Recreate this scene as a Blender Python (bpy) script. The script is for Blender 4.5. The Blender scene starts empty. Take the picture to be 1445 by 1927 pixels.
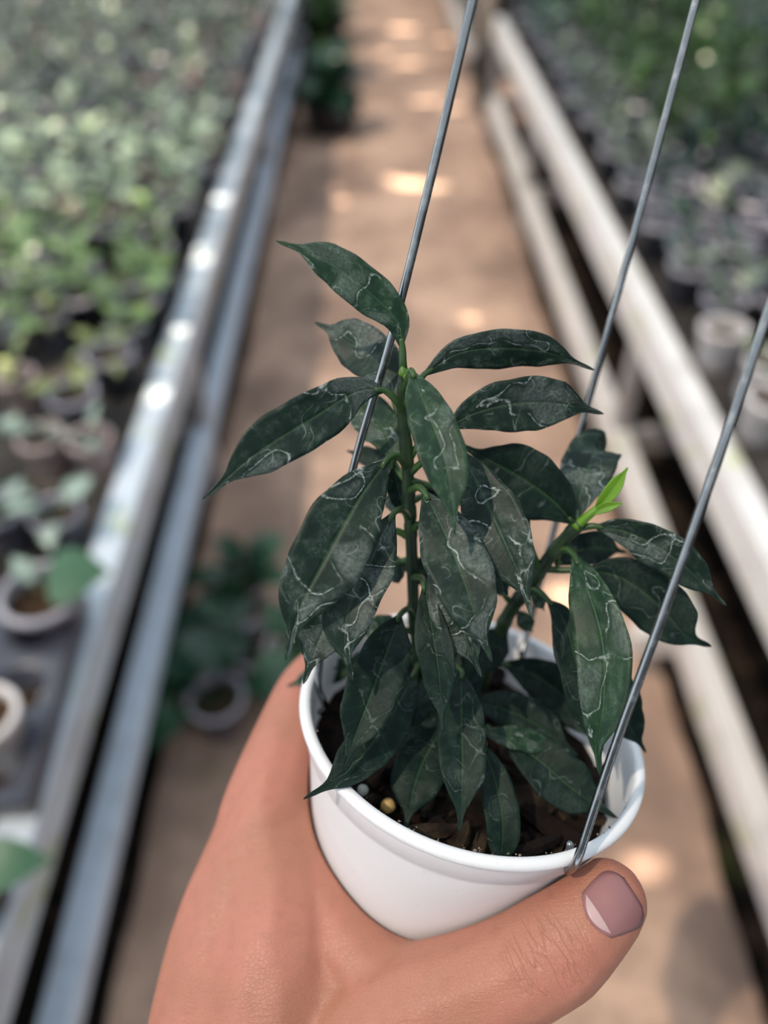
import bpy, bmesh, math, random
import numpy as np
from mathutils import Vector, Matrix

random.seed(7)
SC = bpy.context.scene
COL = SC.collection

# ------------------------------------------------------------------ camera
F, CX, CY = 1447.0, 722.5, 963.5          # focal length and centre in photograph pixels
PITCH = math.atan2(CY + 450.0, F)
YAW = math.asin(0.0161)
CAM = np.array([0.0165, 0.0, 1.35])
_fh = np.array([math.sin(YAW), math.cos(YAW), 0.0])
RIGHT = np.array([math.cos(YAW), -math.sin(YAW), 0.0])
UPV = _fh * math.sin(PITCH) + np.array([0, 0, 1.0]) * math.cos(PITCH)
BACK = -(_fh * math.cos(PITCH) - np.array([0, 0, 1.0]) * math.sin(PITCH))
ROT = np.stack([RIGHT, UPV, BACK], axis=1)

cam = bpy.data.cameras.new('camera')
cam.sensor_fit = 'HORIZONTAL'; cam.sensor_width = 36.0
cam.lens = F / 1445.0 * 36.0
cam.clip_start = 0.01; cam.clip_end = 100
cam.dof.use_dof = True
cam.dof.focus_distance = 0.186
cam.dof.aperture_fstop = cam.lens / 5.6
camo = bpy.data.objects.new('camera', cam); COL.objects.link(camo)
camo.matrix_world = Matrix([[*ROT[0], CAM[0]], [*ROT[1], CAM[1]], [*ROT[2], CAM[2]], [0, 0, 0, 1]])
SC.camera = camo

# ------------------------------------------------------------------ light
world = bpy.data.worlds.new('World'); SC.world = world; world.use_nodes = True
bg = world.node_tree.nodes['Background']
bg.inputs['Color'].default_value = (0.80, 0.91, 1.0, 1); bg.inputs['Strength'].default_value = 7.6
sun = bpy.data.lights.new('sun', 'SUN'); sun.energy = 18.0; sun.angle = math.radians(1.0); sun.color = (1.0, 0.86, 0.68)
suno = bpy.data.objects.new('sun', sun); COL.objects.link(suno)
SUN_DIR = Vector((0.42, 0.22, -0.88)).normalized()        # the way its light travels
suno.rotation_euler = SUN_DIR.to_track_quat('-Z', 'Y').to_euler()
suno.location = (-2, 0, 5)
SC.cycles.max_bounces = 7; SC.cycles.diffuse_bounces = 3; SC.cycles.transparent_max_bounces = 8
SC.view_settings.view_transform = 'Standard'
SC.view_settings.look = 'None'
SC.view_settings.gamma = 1.0
SC.view_settings.use_curve_mapping = False
SC.view_settings.exposure = 0.30

# ------------------------------------------------------------------ helpers
def CP(px, py, d):
    return np.array([(px - CX) / F * d, -(py - CY) / F * d, -d])
def C2W(c):
    return np.asarray(c) @ ROT.T + CAM
def W(px, py, d):
    return C2W(CP(px, py, d))
def on_plane(px, py, z):
    """the point at height z that the photograph shows at this pixel"""
    r = C2W(CP(px, py, 1.0)) - CAM
    t = (z - CAM[2]) / r[2]
    return CAM + r * t

ORG = {}
def org(o):
    return ORG.get(o.name, np.zeros(3))
def thing(name, loc, label, cat, group=None):
    o = bpy.data.objects.new(name, None); COL.objects.link(o)
    o.empty_display_size = 0.02
    o.location = loc; o['label'] = label; o['category'] = cat
    if group: o['group'] = group
    ORG[o.name] = np.array(loc, float)
    return o
def tag(o, label=None, cat=None, group=None, kind=None):
    if label: o['label'] = label
    if cat: o['category'] = cat
    if group: o['group'] = group
    if kind: o['kind'] = kind
    return o
def mesh_data(name, verts, faces, mats, smooth=True, uv=None, midx=None):
    me = bpy.data.meshes.new(name)
    me.from_pydata([tuple(map(float, v)) for v in verts], [], [tuple(map(int, f)) for f in faces])
    for m in (mats if isinstance(mats, (list, tuple)) else [mats]): me.materials.append(m)
    if smooth: me.polygons.foreach_set('use_smooth', [True] * len(me.polygons))
    if midx is not None: me.polygons.foreach_set('material_index', midx)
    if uv is not None:
        l = me.uv_layers.new(name='UVMap')
        idx = np.empty(len(me.loops), int); me.loops.foreach_get('vertex_index', idx)
        l.data.foreach_set('uv', np.asarray(uv, np.float32)[idx].ravel())
    me.update()
    return me
def mk(name, verts, faces, mat, parent=None, smooth=True, uv=None, midx=None):
    """vertices in world space; linked as one mesh object under its parent"""
    v = np.asarray(verts, float)
    if parent is not None: v = v - org(parent)
    o = bpy.data.objects.new(name, mesh_data(name, v, faces, mat, smooth, uv, midx)); COL.objects.link(o)
    if parent is not None:
        o.parent = parent; ORG[o.name] = org(parent)
    return o
def put(name, me, mat4, parent):
    """a part that shares mesh data; mat4 is relative to the parent"""
    o = bpy.data.objects.new(name, me); COL.objects.link(o); o.parent = parent
    o.matrix_local = mat4
    return o
def catmull(P, n):
    P = np.asarray(P, float)
    if len(P) == 2: return P[0] + (P[1] - P[0]) * np.linspace(0, 1, n)[:, None]
    E = np.vstack([2 * P[0] - P[1], P, 2 * P[-1] - P[-2]])
    d = np.r_[0, np.cumsum(np.linalg.norm(np.diff(P, axis=0), axis=1) + 1e-9)]
    out = []
    for s in np.linspace(0, d[-1], n):
        i = min(max(int(np.searchsorted(d, s, 'right')) - 1, 0), len(P) - 2)
        t = (s - d[i]) / (d[i + 1] - d[i])
        a, b, c, e = E[i], E[i + 1], E[i + 2], E[i + 3]
        out.append(0.5 * (2 * b + (c - a) * t + (2 * a - 5 * b + 4 * c - e) * t * t + (3 * b - a - 3 * c + e) * t ** 3))
    return np.array(out)
def tube(P, R, seg=10, cap=True):
    P = np.asarray(P, float); n = len(P)
    R = np.broadcast_to(np.asarray(R, float), (n,)) if np.ndim(R) < 1 or len(np.atleast_1d(R)) != n else np.asarray(R, float)
    T = np.gradient(P, axis=0); T /= np.linalg.norm(T, axis=1)[:, None] + 1e-12
    a = np.array([0, 0, 1.0]) if abs(T[0][2]) < 0.9 else np.array([1.0, 0, 0])
    u = np.cross(T[0], a); u /= np.linalg.norm(u)
    V = []
    ang = np.linspace(0, 2 * math.pi, seg, endpoint=False)
    for i in range(n):
        u = u - T[i] * (u @ T[i]); u /= np.linalg.norm(u); w = np.cross(T[i], u)
        V.append(P[i] + R[i] * (np.cos(ang)[:, None] * u + np.sin(ang)[:, None] * w))
    V = np.vstack(V); Fc = []
    for i in range(n - 1):
        for k in range(seg):
            k2 = (k + 1) % seg
            Fc.append((i * seg + k, i * seg + k2, (i + 1) * seg + k2, (i + 1) * seg + k))
    if cap:
        Fc.append(tuple(range(seg - 1, -1, -1))); Fc.append(tuple((n - 1) * seg + k for k in range(seg)))
    return V, Fc
def join(*parts):
    V, Fc, k = [], [], 0
    for v, f in parts:
        V.append(np.asarray(v, float)); Fc += [tuple(i + k for i in q) for q in f]; k += len(v)
    return np.vstack(V), Fc
def box(x0, x1, y0, y1, z0, z1, b=0.003):
    """box with chamfered edges along its length"""
    prof_x = lambda x0, x1, z0, z1: [(x0 + b, z0), (x1 - b, z0), (x1, z0 + b), (x1, z1 - b), (x1 - b, z1), (x0 + b, z1), (x0, z1 - b), (x0, z0 + b)]
    V, Fc = [], []
    pr = prof_x(x0, x1, z0, z1)
    for y in (y0, y1): V += [(x, y, z) for x, z in pr]
    for k in range(8): k2 = (k + 1) % 8; Fc.append((k, k2, 8 + k2, 8 + k))
    Fc.append(tuple(range(7, -1, -1))); Fc.append(tuple(range(8, 16)))
    return np.array(V, float), Fc
def lathe(prof, c, axis, seg=96):
    """prof: (radius, distance below c along axis)"""
    n = np.array(axis, float); n /= np.linalg.norm(n)
    e1 = np.cross(n, [0.3, 0.2, 0.9]); e1 /= np.linalg.norm(e1); e2 = np.cross(n, e1)
    V, Fc = [], []
    a = np.linspace(0, 2 * math.pi, seg, endpoint=False)
    ring = np.cos(a)[:, None] * e1 + np.sin(a)[:, None] * e2
    for r, h in prof: V.append(np.asarray(c) - n * h + max(r, 1e-5) * ring)
    for i in range(len(prof) - 1):
        for k in range(seg):
            k2 = (k + 1) % seg
            Fc.append((i * seg + k, i * seg + k2, (i + 1) * seg + k2, (i + 1) * seg + k))
    return np.vstack(V), Fc

# ------------------------------------------------------------------ materials
class NT:
    def __init__(s, name):
        s.m = bpy.data.materials.new(name); s.m.use_nodes = True
        s.t = s.m.node_tree; s.b = s.t.nodes['Principled BSDF']
    def n(s, typ, **kw):
        o = s.t.nodes.new(typ)
        for k, v in kw.items(): setattr(o, k, v)
        return o
    def l(s, a, b): s.t.links.new(a, b)
    def val(s, x, sock):
        if hasattr(x, 'node'): s.l(x, sock)
        else: sock.default_value = x
    def math(s, op, a, b=0.0, c=None, clamp=False):
        o = s.n('ShaderNodeMath', operation=op, use_clamp=clamp)
        s.val(a, o.inputs[0]); s.val(b, o.inputs[1])
        if c is not None: s.val(c, o.inputs[2])
        return o.outputs[0]
    def mix(s, fac, a, b, typ='MIX'):
        o = s.n('ShaderNodeMix', data_type='RGBA', blend_type=typ)
        s.val(fac, o.inputs[0])
        for x, k in ((a, 6), (b, 7)):
            s.val(x if hasattr(x, 'node') else (*x, 1) if len(x) == 3 else x, o.inputs[k])
        return o.outputs[2]
    def noise(s, vec, scale, detail=2, rough=0.5, dist=0.0):
        o = s.n('ShaderNodeTexNoise')
        if vec is not None: s.l(vec, o.inputs['Vector'])
        o.inputs['Scale'].default_value = scale; o.inputs['Detail'].default_value = detail
        o.inputs['Roughness'].default_value = rough; o.inputs['Distortion'].default_value = dist
        return o.outputs['Fac']
    def smooth(s, x, a, b):
        o = s.n('ShaderNodeMapRange', interpolation_type='SMOOTHSTEP')
        s.val(x, o.inputs[0]); o.inputs[1].default_value = a; o.inputs[2].default_value = b
        return o.outputs[0]
    def bump(s, h, strength, dist):
        o = s.n('ShaderNodeBump'); s.l(h, o.inputs['Height'])
        o.inputs['Strength'].default_value = strength; o.inputs['Distance'].default_value = dist
        s.l(o.outputs[0], s.b.inputs['Normal']); return o
    def set(s, **kw):
        for k, v in kw.items():
            sock = s.b.inputs[k.replace('_', ' ')]
            s.val((*v, 1) if isinstance(v, tuple) and len(v) == 3 and sock.type == 'RGBA' else v, sock)
    def pos(s): return s.n('ShaderNodeNewGeometry').outputs['Position']
    def obj(s): return s.n('ShaderNodeTexCoord').outputs['Object']
    def rnd(s): return s.n('ShaderNodeObjectInfo').outputs['Random']

def stained_leaf(name, dark, lite, stain=1.0, rib=(0.05, 0.12, 0.045), rough=0.46, spec=0.27):
    """dark glossy leaf with dried hard-water marks, by its own UV (along, across)"""
    k = NT(name)
    uv = k.n('ShaderNodeUVMap'); sep = k.n('ShaderNodeSeparateXYZ'); k.l(uv.outputs[0], sep.inputs[0])
    u, v = sep.outputs[0], sep.outputs[1]
    r = k.rnd()
    cmb = k.n('ShaderNodeCombineXYZ')
    k.l(k.math('MULTIPLY', u, 4.0), cmb.inputs[0]); k.l(k.math('MULTIPLY', v, 0.55), cmb.inputs[1]); k.l(k.math('MULTIPLY', r, 60.0), cmb.inputs[2])
    co = cmb.outputs[0]
    n1 = k.noise(co, 1.15, 1.0, 0.4, 0.15)
    n2 = k.noise(co, 14.0, 4, 0.65)
    n3 = k.noise(co, 2.6, 1, 0.5)
    edge = k.math('ABSOLUTE', k.math('SUBTRACT', k.math('ADD', n1, k.math('MULTIPLY', n2, 0.045)), 0.575))
    ring = k.math('SUBTRACT', 1.0, k.smooth(edge, 0.002, 0.014))
    ring = k.math('MULTIPLY', ring, k.math('MULTIPLY', k.smooth(n2, 0.34, 0.62), k.smooth(k.noise(co, 1.7, 1, 0.5), 0.36, 0.56)))
    n4 = k.noise(co, 2.2, 0.5, 0.4, 0.2)
    edge2 = k.math('ABSOLUTE', k.math('SUBTRACT', n4, 0.60))
    ring2 = k.math('MULTIPLY', k.math('SUBTRACT', 1.0, k.smooth(edge2, 0.001, 0.013)), k.smooth(n3, 0.40, 0.6))
    fill = k.math('MULTIPLY', k.smooth(n1, 0.57, 0.63), k.smooth(n2, 0.2, 0.75))
    vor = k.n('ShaderNodeTexVoronoi'); k.l(co, vor.inputs['Vector']); vor.inputs['Scale'].default_value = 34
    spk = k.math('MULTIPLY', k.math('SUBTRACT', 1.0, k.smooth(vor.outputs['Distance'], 0.08, 0.22)), k.smooth(n3, 0.50, 0.62))
    spk = k.math('MULTIPLY', spk, k.smooth(n2, 0.5, 0.6))
    haze = k.math('MULTIPLY', k.smooth(k.noise(co, 6, 6, 0.75), 0.42, 0.75), 0.16)
    tot = k.math('ADD', k.math('MULTIPLY', ring, 0.75), k.math('MULTIPLY', ring2, 0.26))
    tot = k.math('ADD', tot, k.math('MULTIPLY', fill, 0.19))
    tot = k.math('ADD', tot, k.math('MULTIPLY', spk, 0.6))
    tot = k.math('ADD', tot, k.math('MULTIPLY', haze, k.smooth(n3, 0.3, 0.7)))
    tot = k.math('MULTIPLY', tot, stain * 0.9, clamp=True)
    av = k.math('ABSOLUTE', v)
    base = k.mix(k.smooth(n3, 0.35, 0.65), dark, lite)
    ribm = k.math('MULTIPLY', k.math('SUBTRACT', 1.0, k.smooth(av, 0.015, 0.07)), k.math('SUBTRACT', 1.0, k.math('MULTIPLY', u, 0.75)))
    base = k.mix(k.math('MULTIPLY', ribm, 0.45), base, rib)
    wv = k.math('SINE', k.math('MULTIPLY', k.math('SUBTRACT', u, k.math('MULTIPLY', av, 0.09)), 75.0))
    vein = k.smooth(wv, 0.86, 1.0)
    base = k.mix(k.math('MULTIPLY', vein, 0.05), base, rib)
    colr = k.mix(tot, base, (0.50, 0.56, 0.55))
    k.set(Base_Color=colr, Roughness=k.math('ADD', rough, k.math('MULTIPLY', tot, 0.35)))
    k.set(Specular_IOR_Level=spec)
    h = k.math('ADD', k.math('MULTIPLY', k.math('SUBTRACT', 1.0, k.smooth(av, 0.0, 0.10)), -0.25), k.math('MULTIPLY', vein, -0.04))
    h = k.math('ADD', h, k.math('MULTIPLY', n2, 0.18))
    k.bump(h, 0.4, 0.0006)
    return k.m
M = {}
M['leaf'] = stained_leaf('dark_leaf', (0.0030, 0.0145, 0.0095), (0.0060, 0.023, 0.013))
M['leaf_clean'] = stained_leaf('dark_leaf_clean', (0.0028, 0.0120, 0.0095), (0.0055, 0.019, 0.013), 0.20, rough=0.55, spec=0.16)
M['leaf_green'] = stained_leaf('greener_leaf', (0.0055, 0.027, 0.012), (0.011, 0.042, 0.015), 0.85)

def simple(name, col, rough=0.5, spec=0.5, var=None, scale=30.0, detail=3, metal=0.0, bump=0.0, bscale=None, bdist=0.001, sss=0.0):
    k = NT(name)
    if var is not None:
        f = k.smooth(k.noise(k.obj(), scale, detail), 0.35, 0.65)
        k.set(Base_Color=k.mix(f, col, var))
    else: k.set(Base_Color=col)
    k.set(Roughness=rough, Specular_IOR_Level=spec, Metallic=metal)
    if bump: k.bump(k.noise(k.obj(), bscale or scale, 5, 0.6), bump, bdist)
    return k.m
M['petiole'] = simple('petiole_green', (0.022, 0.06, 0.014), 0.4, var=(0.035, 0.085, 0.018), scale=120)
M['stem'] = simple('stem_green', (0.007, 0.022, 0.008), 0.45, var=(0.018, 0.042, 0.011), scale=90, bump=0.3, bscale=500, bdist=0.0005)
M['shoot'] = simple('new_shoot', (0.10, 0.235, 0.010), 0.38, var=(0.14, 0.29, 0.014), scale=60)

M['bud'] = simple('bud_green', (0.05, 0.12, 0.012), 0.4, var=(0.08, 0.17, 0.016), scale=200)
def pot_mat():
    k = NT('white_plastic')
    o = k.obj()
    s = k.smooth(k.noise(o, 70, 5, 0.7), 0.60, 0.78)
    s2 = k.smooth(k.noise(o, 420, 3, 0.6), 0.66, 0.75)
    c = k.mix(k.math('MULTIPLY', s, 0.22), (0.83, 0.83, 0.86), (0.45, 0.42, 0.36))
    c = k.mix(k.math('MULTIPLY', s2, 0.15), c, (0.30, 0.27, 0.2))
    k.set(Base_Color=c, Roughness=0.36, Specular_IOR_Level=0.45)
    k.set(Subsurface_Weight=0.12, Subsurface_Radius=(1, 1, 1), Subsurface_Scale=0.003)
    return k.m
M['pot'] = pot_mat()
def wire_mat():
    k = NT('galvanised_wire')
    o = k.obj()
    f = k.smooth(k.noise(o, 160, 3, 0.6), 0.45, 0.75)
    c = k.mix(f, (0.29, 0.295, 0.30), (0.42, 0.43, 0.43))
    k.set(Base_Color=c, Metallic=1.0, Roughness=k.math('ADD', 0.17, k.math('MULTIPLY', f, 0.2)))
    return k.m
M['wire'] = wire_mat()
def skin_mat():
    k = NT('skin')
    o = k.obj()
    n1 = k.noise(o, 34, 3, 0.55)
    n2 = k.noise(o, 260, 4, 0.6)
    c = k.mix(k.smooth(n1, 0.34, 0.68), (0.40, 0.172, 0.112), (0.47, 0.185, 0.132))
    c = k.mix(k.math('MULTIPLY', k.smooth(n2, 0.45, 0.75), 0.25), c, (0.31, 0.118, 0.08))
    k.set(Base_Color=c, Roughness=0.46, Specular_IOR_Level=0.42)
    k.set(Subsurface_Weight=0.22, Subsurface_Radius=(1.0, 0.35, 0.2), Subsurface_Scale=0.004)
    v = k.n('ShaderNodeTexVoronoi', feature='DISTANCE_TO_EDGE'); k.l(o, v.inputs['Vector']); v.inputs['Scale'].default_value = 900
    # fine transverse skin lines
    mp = k.n('ShaderNodeMapping'); k.l(o, mp.inputs[0]); mp.inputs['Rotation'].default_value = (0.3, 0.4, 0.5); mp.inputs['Scale'].default_value = (1, 5, 1)
    ln = k.noise(mp.outputs[0], 260, 3, 0.6)
    h = k.math('ADD', k.math('MULTIPLY', k.smooth(v.outputs['Distance'], 0, 0.12), 0.22), k.math('MULTIPLY', ln, 0.8))
    # creases over the thumb joint, in the frame of the thumb
    c0 = W(1030, 1800, .178); ax = W(1120, 1715, .1915) - W(935, 1844, .193); ax /= np.linalg.norm(ax)
    sd_ = np.cross(ax, BACK); sd_ /= np.linalg.norm(sd_)
    rel = k.n('ShaderNodeVectorMath', operation='SUBTRACT'); k.l(k.pos(), rel.inputs[0]); rel.inputs[1].default_value = tuple(c0)
    def dot(d):
        q = k.n('ShaderNodeVectorMath', operation='DOT_PRODUCT'); k.l(rel.outputs[0], q.inputs[0]); q.inputs[1].default_value = tuple(d); return q.outputs['Value']
    cmb = k.n('ShaderNodeCombineXYZ'); k.l(dot(ax), cmb.inputs[0]); k.l(k.math('MULTIPLY', dot(sd_), 0.22), cmb.inputs[1])
    cn = k.noise(cmb.outputs[0], 420, 2, 0.5, 0.3)
    line = k.math('SUBTRACT', 1.0, k.smooth(k.math('ABSOLUTE', k.math('SUBTRACT', cn, 0.5)), 0.0, 0.05))
    ln_ = k.n('ShaderNodeVectorMath', operation='LENGTH'); k.l(rel.outputs[0], ln_.inputs[0])
    mask = k.math('SUBTRACT', 1.0, k.smooth(ln_.outputs['Value'], 0.005, 0.014))
    h = k.math('SUBTRACT', h, k.math('MULTIPLY', k.math('MULTIPLY', line, mask), 1.6))
    k.bump(h, 0.5, 0.00045)
    return k.m
M['skin'] = skin_mat()
M['nail'] = simple('nail', (0.27, 0.125, 0.13), 0.36, 0.4, var=(0.30, 0.14, 0.14), scale=60)  # plum tone takes in the shade over the thumb end
M['lunula'] = simple('lunula', (0.50, 0.33, 0.33), 0.34, 0.5)
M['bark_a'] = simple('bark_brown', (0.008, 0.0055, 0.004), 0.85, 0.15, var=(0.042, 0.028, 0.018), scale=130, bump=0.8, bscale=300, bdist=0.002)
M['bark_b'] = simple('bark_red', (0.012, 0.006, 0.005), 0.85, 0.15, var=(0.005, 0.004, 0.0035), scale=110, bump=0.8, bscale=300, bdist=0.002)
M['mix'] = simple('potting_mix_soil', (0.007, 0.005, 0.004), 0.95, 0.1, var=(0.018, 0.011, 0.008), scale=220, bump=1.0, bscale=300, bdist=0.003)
M['bead'] = simple('fertiliser_bead', (0.55, 0.33, 0.10), 0.4, 0.5, var=(0.62, 0.42, 0.16), scale=160)
M['crumb'] = simple('soil_crumb', (0.10, 0.07, 0.045), 0.9, 0.1, var=(0.30, 0.25, 0.2), scale=300)
M['perlite'] = simple('perlite', (0.5, 0.5, 0.46), 0.7, 0.3)

def path_mat():
    k = NT('reddish_concrete')
    p = k.pos()
    mp = k.n('ShaderNodeMapping'); k.l(p, mp.inputs[0]); mp.inputs['Scale'].default_value = (1.0, 1.0, 1)
    a = k.noise(mp.outputs[0], 2.4, 4, 0.6); b = k.noise(p, 9, 5, 0.65); d = k.noise(p, 60, 4, 0.6)
    c = k.mix(k.smooth(a, 0.32, 0.66), (0.28, 0.185, 0.145), (0.63, 0.42, 0.315))
    c = k.mix(k.math('MULTIPLY', k.smooth(b, 0.45, 0.75), 0.55), c, (0.22, 0.15, 0.12))
    c = k.mix(k.math('MULTIPLY', k.smooth(d, 0.5, 0.8), 0.35), c, (0.16, 0.11, 0.08))
    mo = k.math('MULTIPLY', k.smooth(k.noise(p, 5.3, 5, 0.7), 0.60, 0.70), 0.55)      # algae
    c = k.mix(mo, c, (0.17, 0.17, 0.075))
    k.set(Base_Color=c, Roughness=0.8, Specular_IOR_Level=0.3)
    k.bump(k.noise(p, 45, 6, 0.7), 0.5, 0.01)
    return k.m
M['path'] = path_mat()
def soil_mat():
    k = NT('dark_soil')
    p = k.pos()
    c = k.mix(k.smooth(k.noise(p, 14, 5, 0.7), 0.46, 0.72), (0.014, 0.011, 0.009), (0.13, 0.078, 0.055))
    c = k.mix(k.math('MULTIPLY', k.smooth(k.noise(p, 6, 4, 0.6), 0.58, 0.7), 0.8), c, (0.03, 0.05, 0.012))
    k.set(Base_Color=c, Roughness=0.95, Specular_IOR_Level=0.2)
    k.bump(k.noise(p, 40, 6, 0.7), 0.9, 0.02)
    return k.m
M['soil'] = soil_mat()
def rail_mat(name, col, algae, amt, grime):
    k = NT(name)
    p = k.pos()
    c = k.mix(k.math('MULTIPLY', k.smooth(k.noise(p, 11, 5, 0.7), 0.45, 0.75), grime), col, (0.28, 0.25, 0.23))
    c = k.mix(k.math('MULTIPLY', k.smooth(k.noise(p, 13, 4, 0.6), 0.55, 0.68), amt), c, algae)
    k.set(Base_Color=c, Roughness=0.38, Specular_IOR_Level=0.5)
    k.bump(k.noise(p, 60, 4), 0.15, 0.004)
    return k.m
M['rail_blue'] = rail_mat('galvanised_rail', (0.62, 0.69, 0.78), (0.36, 0.43, 0.16), 0.75, 0.40)
M['rail_low_lit'] = rail_mat('galvanised_low_rail_lit', (0.68, 0.77, 0.90), (0.30, 0.33, 0.22), 0.15, 0.35)  # lower rail coloured brighter and bluer to offset the shade under the bench
M['rail_white'] = rail_mat('white_painted_rail', (0.80, 0.76, 0.75), (0.50, 0.55, 0.24), 0.6, 0.35)
M['post'] = rail_mat('grey_post', (0.42, 0.40, 0.41), (0.2, 0.22, 0.1), 0.4, 0.6)
M['board'] = simple('weathered_board', (0.03, 0.027, 0.025), 0.85, 0.2, var=(0.065, 0.055, 0.05), scale=9)

M['pot_black'] = simple('black_plastic', (0.022, 0.023, 0.030), 0.34, 0.5, var=(0.045, 0.046, 0.056), scale=14)
M['pot_grey'] = simple('grey_plastic', (0.09, 0.09, 0.12), 0.3, 0.5, var=(0.16, 0.15, 0.18), scale=14)
M['pot_white'] = simple('dull_white_plastic', (0.74, 0.69, 0.68), 0.42, 0.5, var=(0.60, 0.53, 0.51), scale=16)
M['pot_clay'] = simple('pinkish_plastic', (0.52, 0.41, 0.40), 0.5, 0.4, var=(0.42, 0.31, 0.29), scale=16)
M['pot_rim'] = simple('lavender_grey_rim', (0.30, 0.29, 0.35), 0.3, 0.5, var=(0.46, 0.43, 0.47), scale=20)  # lavender-grey lip, paler than the pot body
M['medium'] = simple('bark_medium', (0.018, 0.012, 0.009), 0.95, 0.15, var=(0.09, 0.05, 0.028), scale=70, bump=0.8, bscale=110, bdist=0.006)

def bg_leaf(name, a, b, patch=None, amt=0.0, rough=0.24):
    k = NT(name)
    r = k.rnd()
    c = k.mix(k.smooth(k.math('ADD', k.math('MULTIPLY', r, 0.5), k.math('MULTIPLY', k.noise(k.pos(), 26, 2), 0.7)), 0.25, 0.95), a, b)
    if patch is not None:
        uv = k.n('ShaderNodeUVMap'); sep = k.n('ShaderNodeSeparateXYZ'); k.l(uv.outputs[0], sep.inputs[0])
        cen = k.math('SUBTRACT', 1.0, k.smooth(k.math('ABSOLUTE', sep.outputs[1]), 0.25, 0.75))
        nn = k.smooth(k.noise(k.obj(), 60, 3, 0.6), 0.35, 0.6)
        c = k.mix(k.math('MULTIPLY', k.math('MULTIPLY', cen, nn), amt), c, patch)
    k.set(Base_Color=c, Roughness=rough, Specular_IOR_Level=0.5)
    # thin leaves let some light through
    tr = k.n('ShaderNodeBsdfTranslucent'); k.l(c, tr.inputs['Color'])
    ms = k.n('ShaderNodeMixShader'); ms.inputs[0].default_value = 0.22
    out = k.t.nodes['Material Output']
    k.l(k.b.outputs[0], ms.inputs[1]); k.l(tr.outputs[0], ms.inputs[2]); k.l(ms.outputs[0], out.inputs['Surface'])
    return k.m
M['bg_pale'] = bg_leaf('pale_blue_green_leaf', (0.1, 0.18, 0.14), (0.34, 0.45, 0.38), (0.62, 0.72, 0.63), 0.7)
M['bg_yellow'] = bg_leaf('yellow_green_leaf', (0.05, 0.09, 0.025), (0.32, 0.38, 0.13), (0.52, 0.55, 0.26), 0.5)
M['bg_bright'] = bg_leaf('mid_green_leaf', (0.02, 0.07, 0.012), (0.16, 0.29, 0.07), (0.5, 0.6, 0.34), 0.55)
M['bg_cream'] = bg_leaf('cream_green_leaf', (0.04, 0.09, 0.045), (0.34, 0.45, 0.29), (0.68, 0.76, 0.58), 0.85)
M['bg_grey'] = bg_leaf('grey_green_leaf', (0.03, 0.06, 0.03), (0.2, 0.26, 0.18), (0.45, 0.48, 0.4), 0.5)
M['bg_dark'] = bg_leaf('deep_green_leaf', (0.012, 0.045, 0.026), (0.03, 0.085, 0.045))
M['bg_shade'] = bg_leaf('bluish_green_leaf', (0.012, 0.035, 0.025), (0.07, 0.13, 0.10))
M['bg_mid'] = bg_leaf('fresh_green_leaf', (0.012, 0.04, 0.012), (0.085, 0.155, 0.05))
M['bg_heart'] = bg_leaf('soft_green_leaf', (0.055, 0.145, 0.075), (0.06, 0.15, 0.08), rough=0.45)

def net_mat(name, t):
    """woven shade cloth: lets the fraction t of the light through"""
    k = NT(name)
    tb = k.n('ShaderNodeBsdfTransparent'); tb.inputs['Color'].default_value = (t, t, t, 1)
    k.l(tb.outputs[0], k.t.nodes['Material Output'].inputs['Surface'])
    return k.m
M['net_roof'] = net_mat('shade_cloth', 0.10)
M['net_left'] = net_mat('unseen_left_light_cloth', 0.20)  # most open side, chosen so light comes mainly from the left
M['net_right'] = net_mat('unseen_right_dim_cloth', 0.012)  # almost opaque, set to cut light from the right
M['net_front'] = net_mat('unseen_end_dim_cloth', 0.022)  # almost opaque, set to dim light from both ends

# ------------------------------------------------------------------ ground, path, shade house
def strip(name, x0, x1, y0, y1, z, mat, jag=0.0, n=60, thick=0.1):
    V, Fc = [], []
    for i in range(n + 1):
        y = y0 + (y1 - y0) * i / n
        wob = lambda q: 0.5 * math.sin(3.1 * y + q) + 0.3 * math.sin(8.7 * y + 2 * q) + 0.2 * math.sin(23 * y + 3 * q) + 0.12 * (random.random() - 0.5)
        a = x0 + 0.5 * jag * wob(1.0); b = x1 + 0.5 * jag * wob(4.0)
        V += [(a, y, z - thick), (a, y, z), (b, y, z), (b, y, z - thick)]
    for i in range(n):
        for k in range(3): Fc.append((4 * i + k, 4 * i + k + 1, 4 * i + 5 + k, 4 * i + 4 + k))
    Fc.append((0, 1, 2, 3)); Fc.append((4 * n + 3, 4 * n + 2, 4 * n + 1, 4 * n))
    return tag(mk(name, V, Fc, mat, smooth=False), kind='structure')
strip('floor', -6, 6, -2.5, 13, -0.03, M['soil'])
tag(strip('trim_1', -0.395, 0.602, -2.5, 13, 0.0, M['path'], jag=0.03, n=400), 'reddish concrete path running between the two plant benches')
tag(strip('trim_2', 0.62, 6, 4.36, 5.05, -0.005, M['path'], jag=0.02, n=12), 'reddish cross path beyond the end of the right bench')

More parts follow.
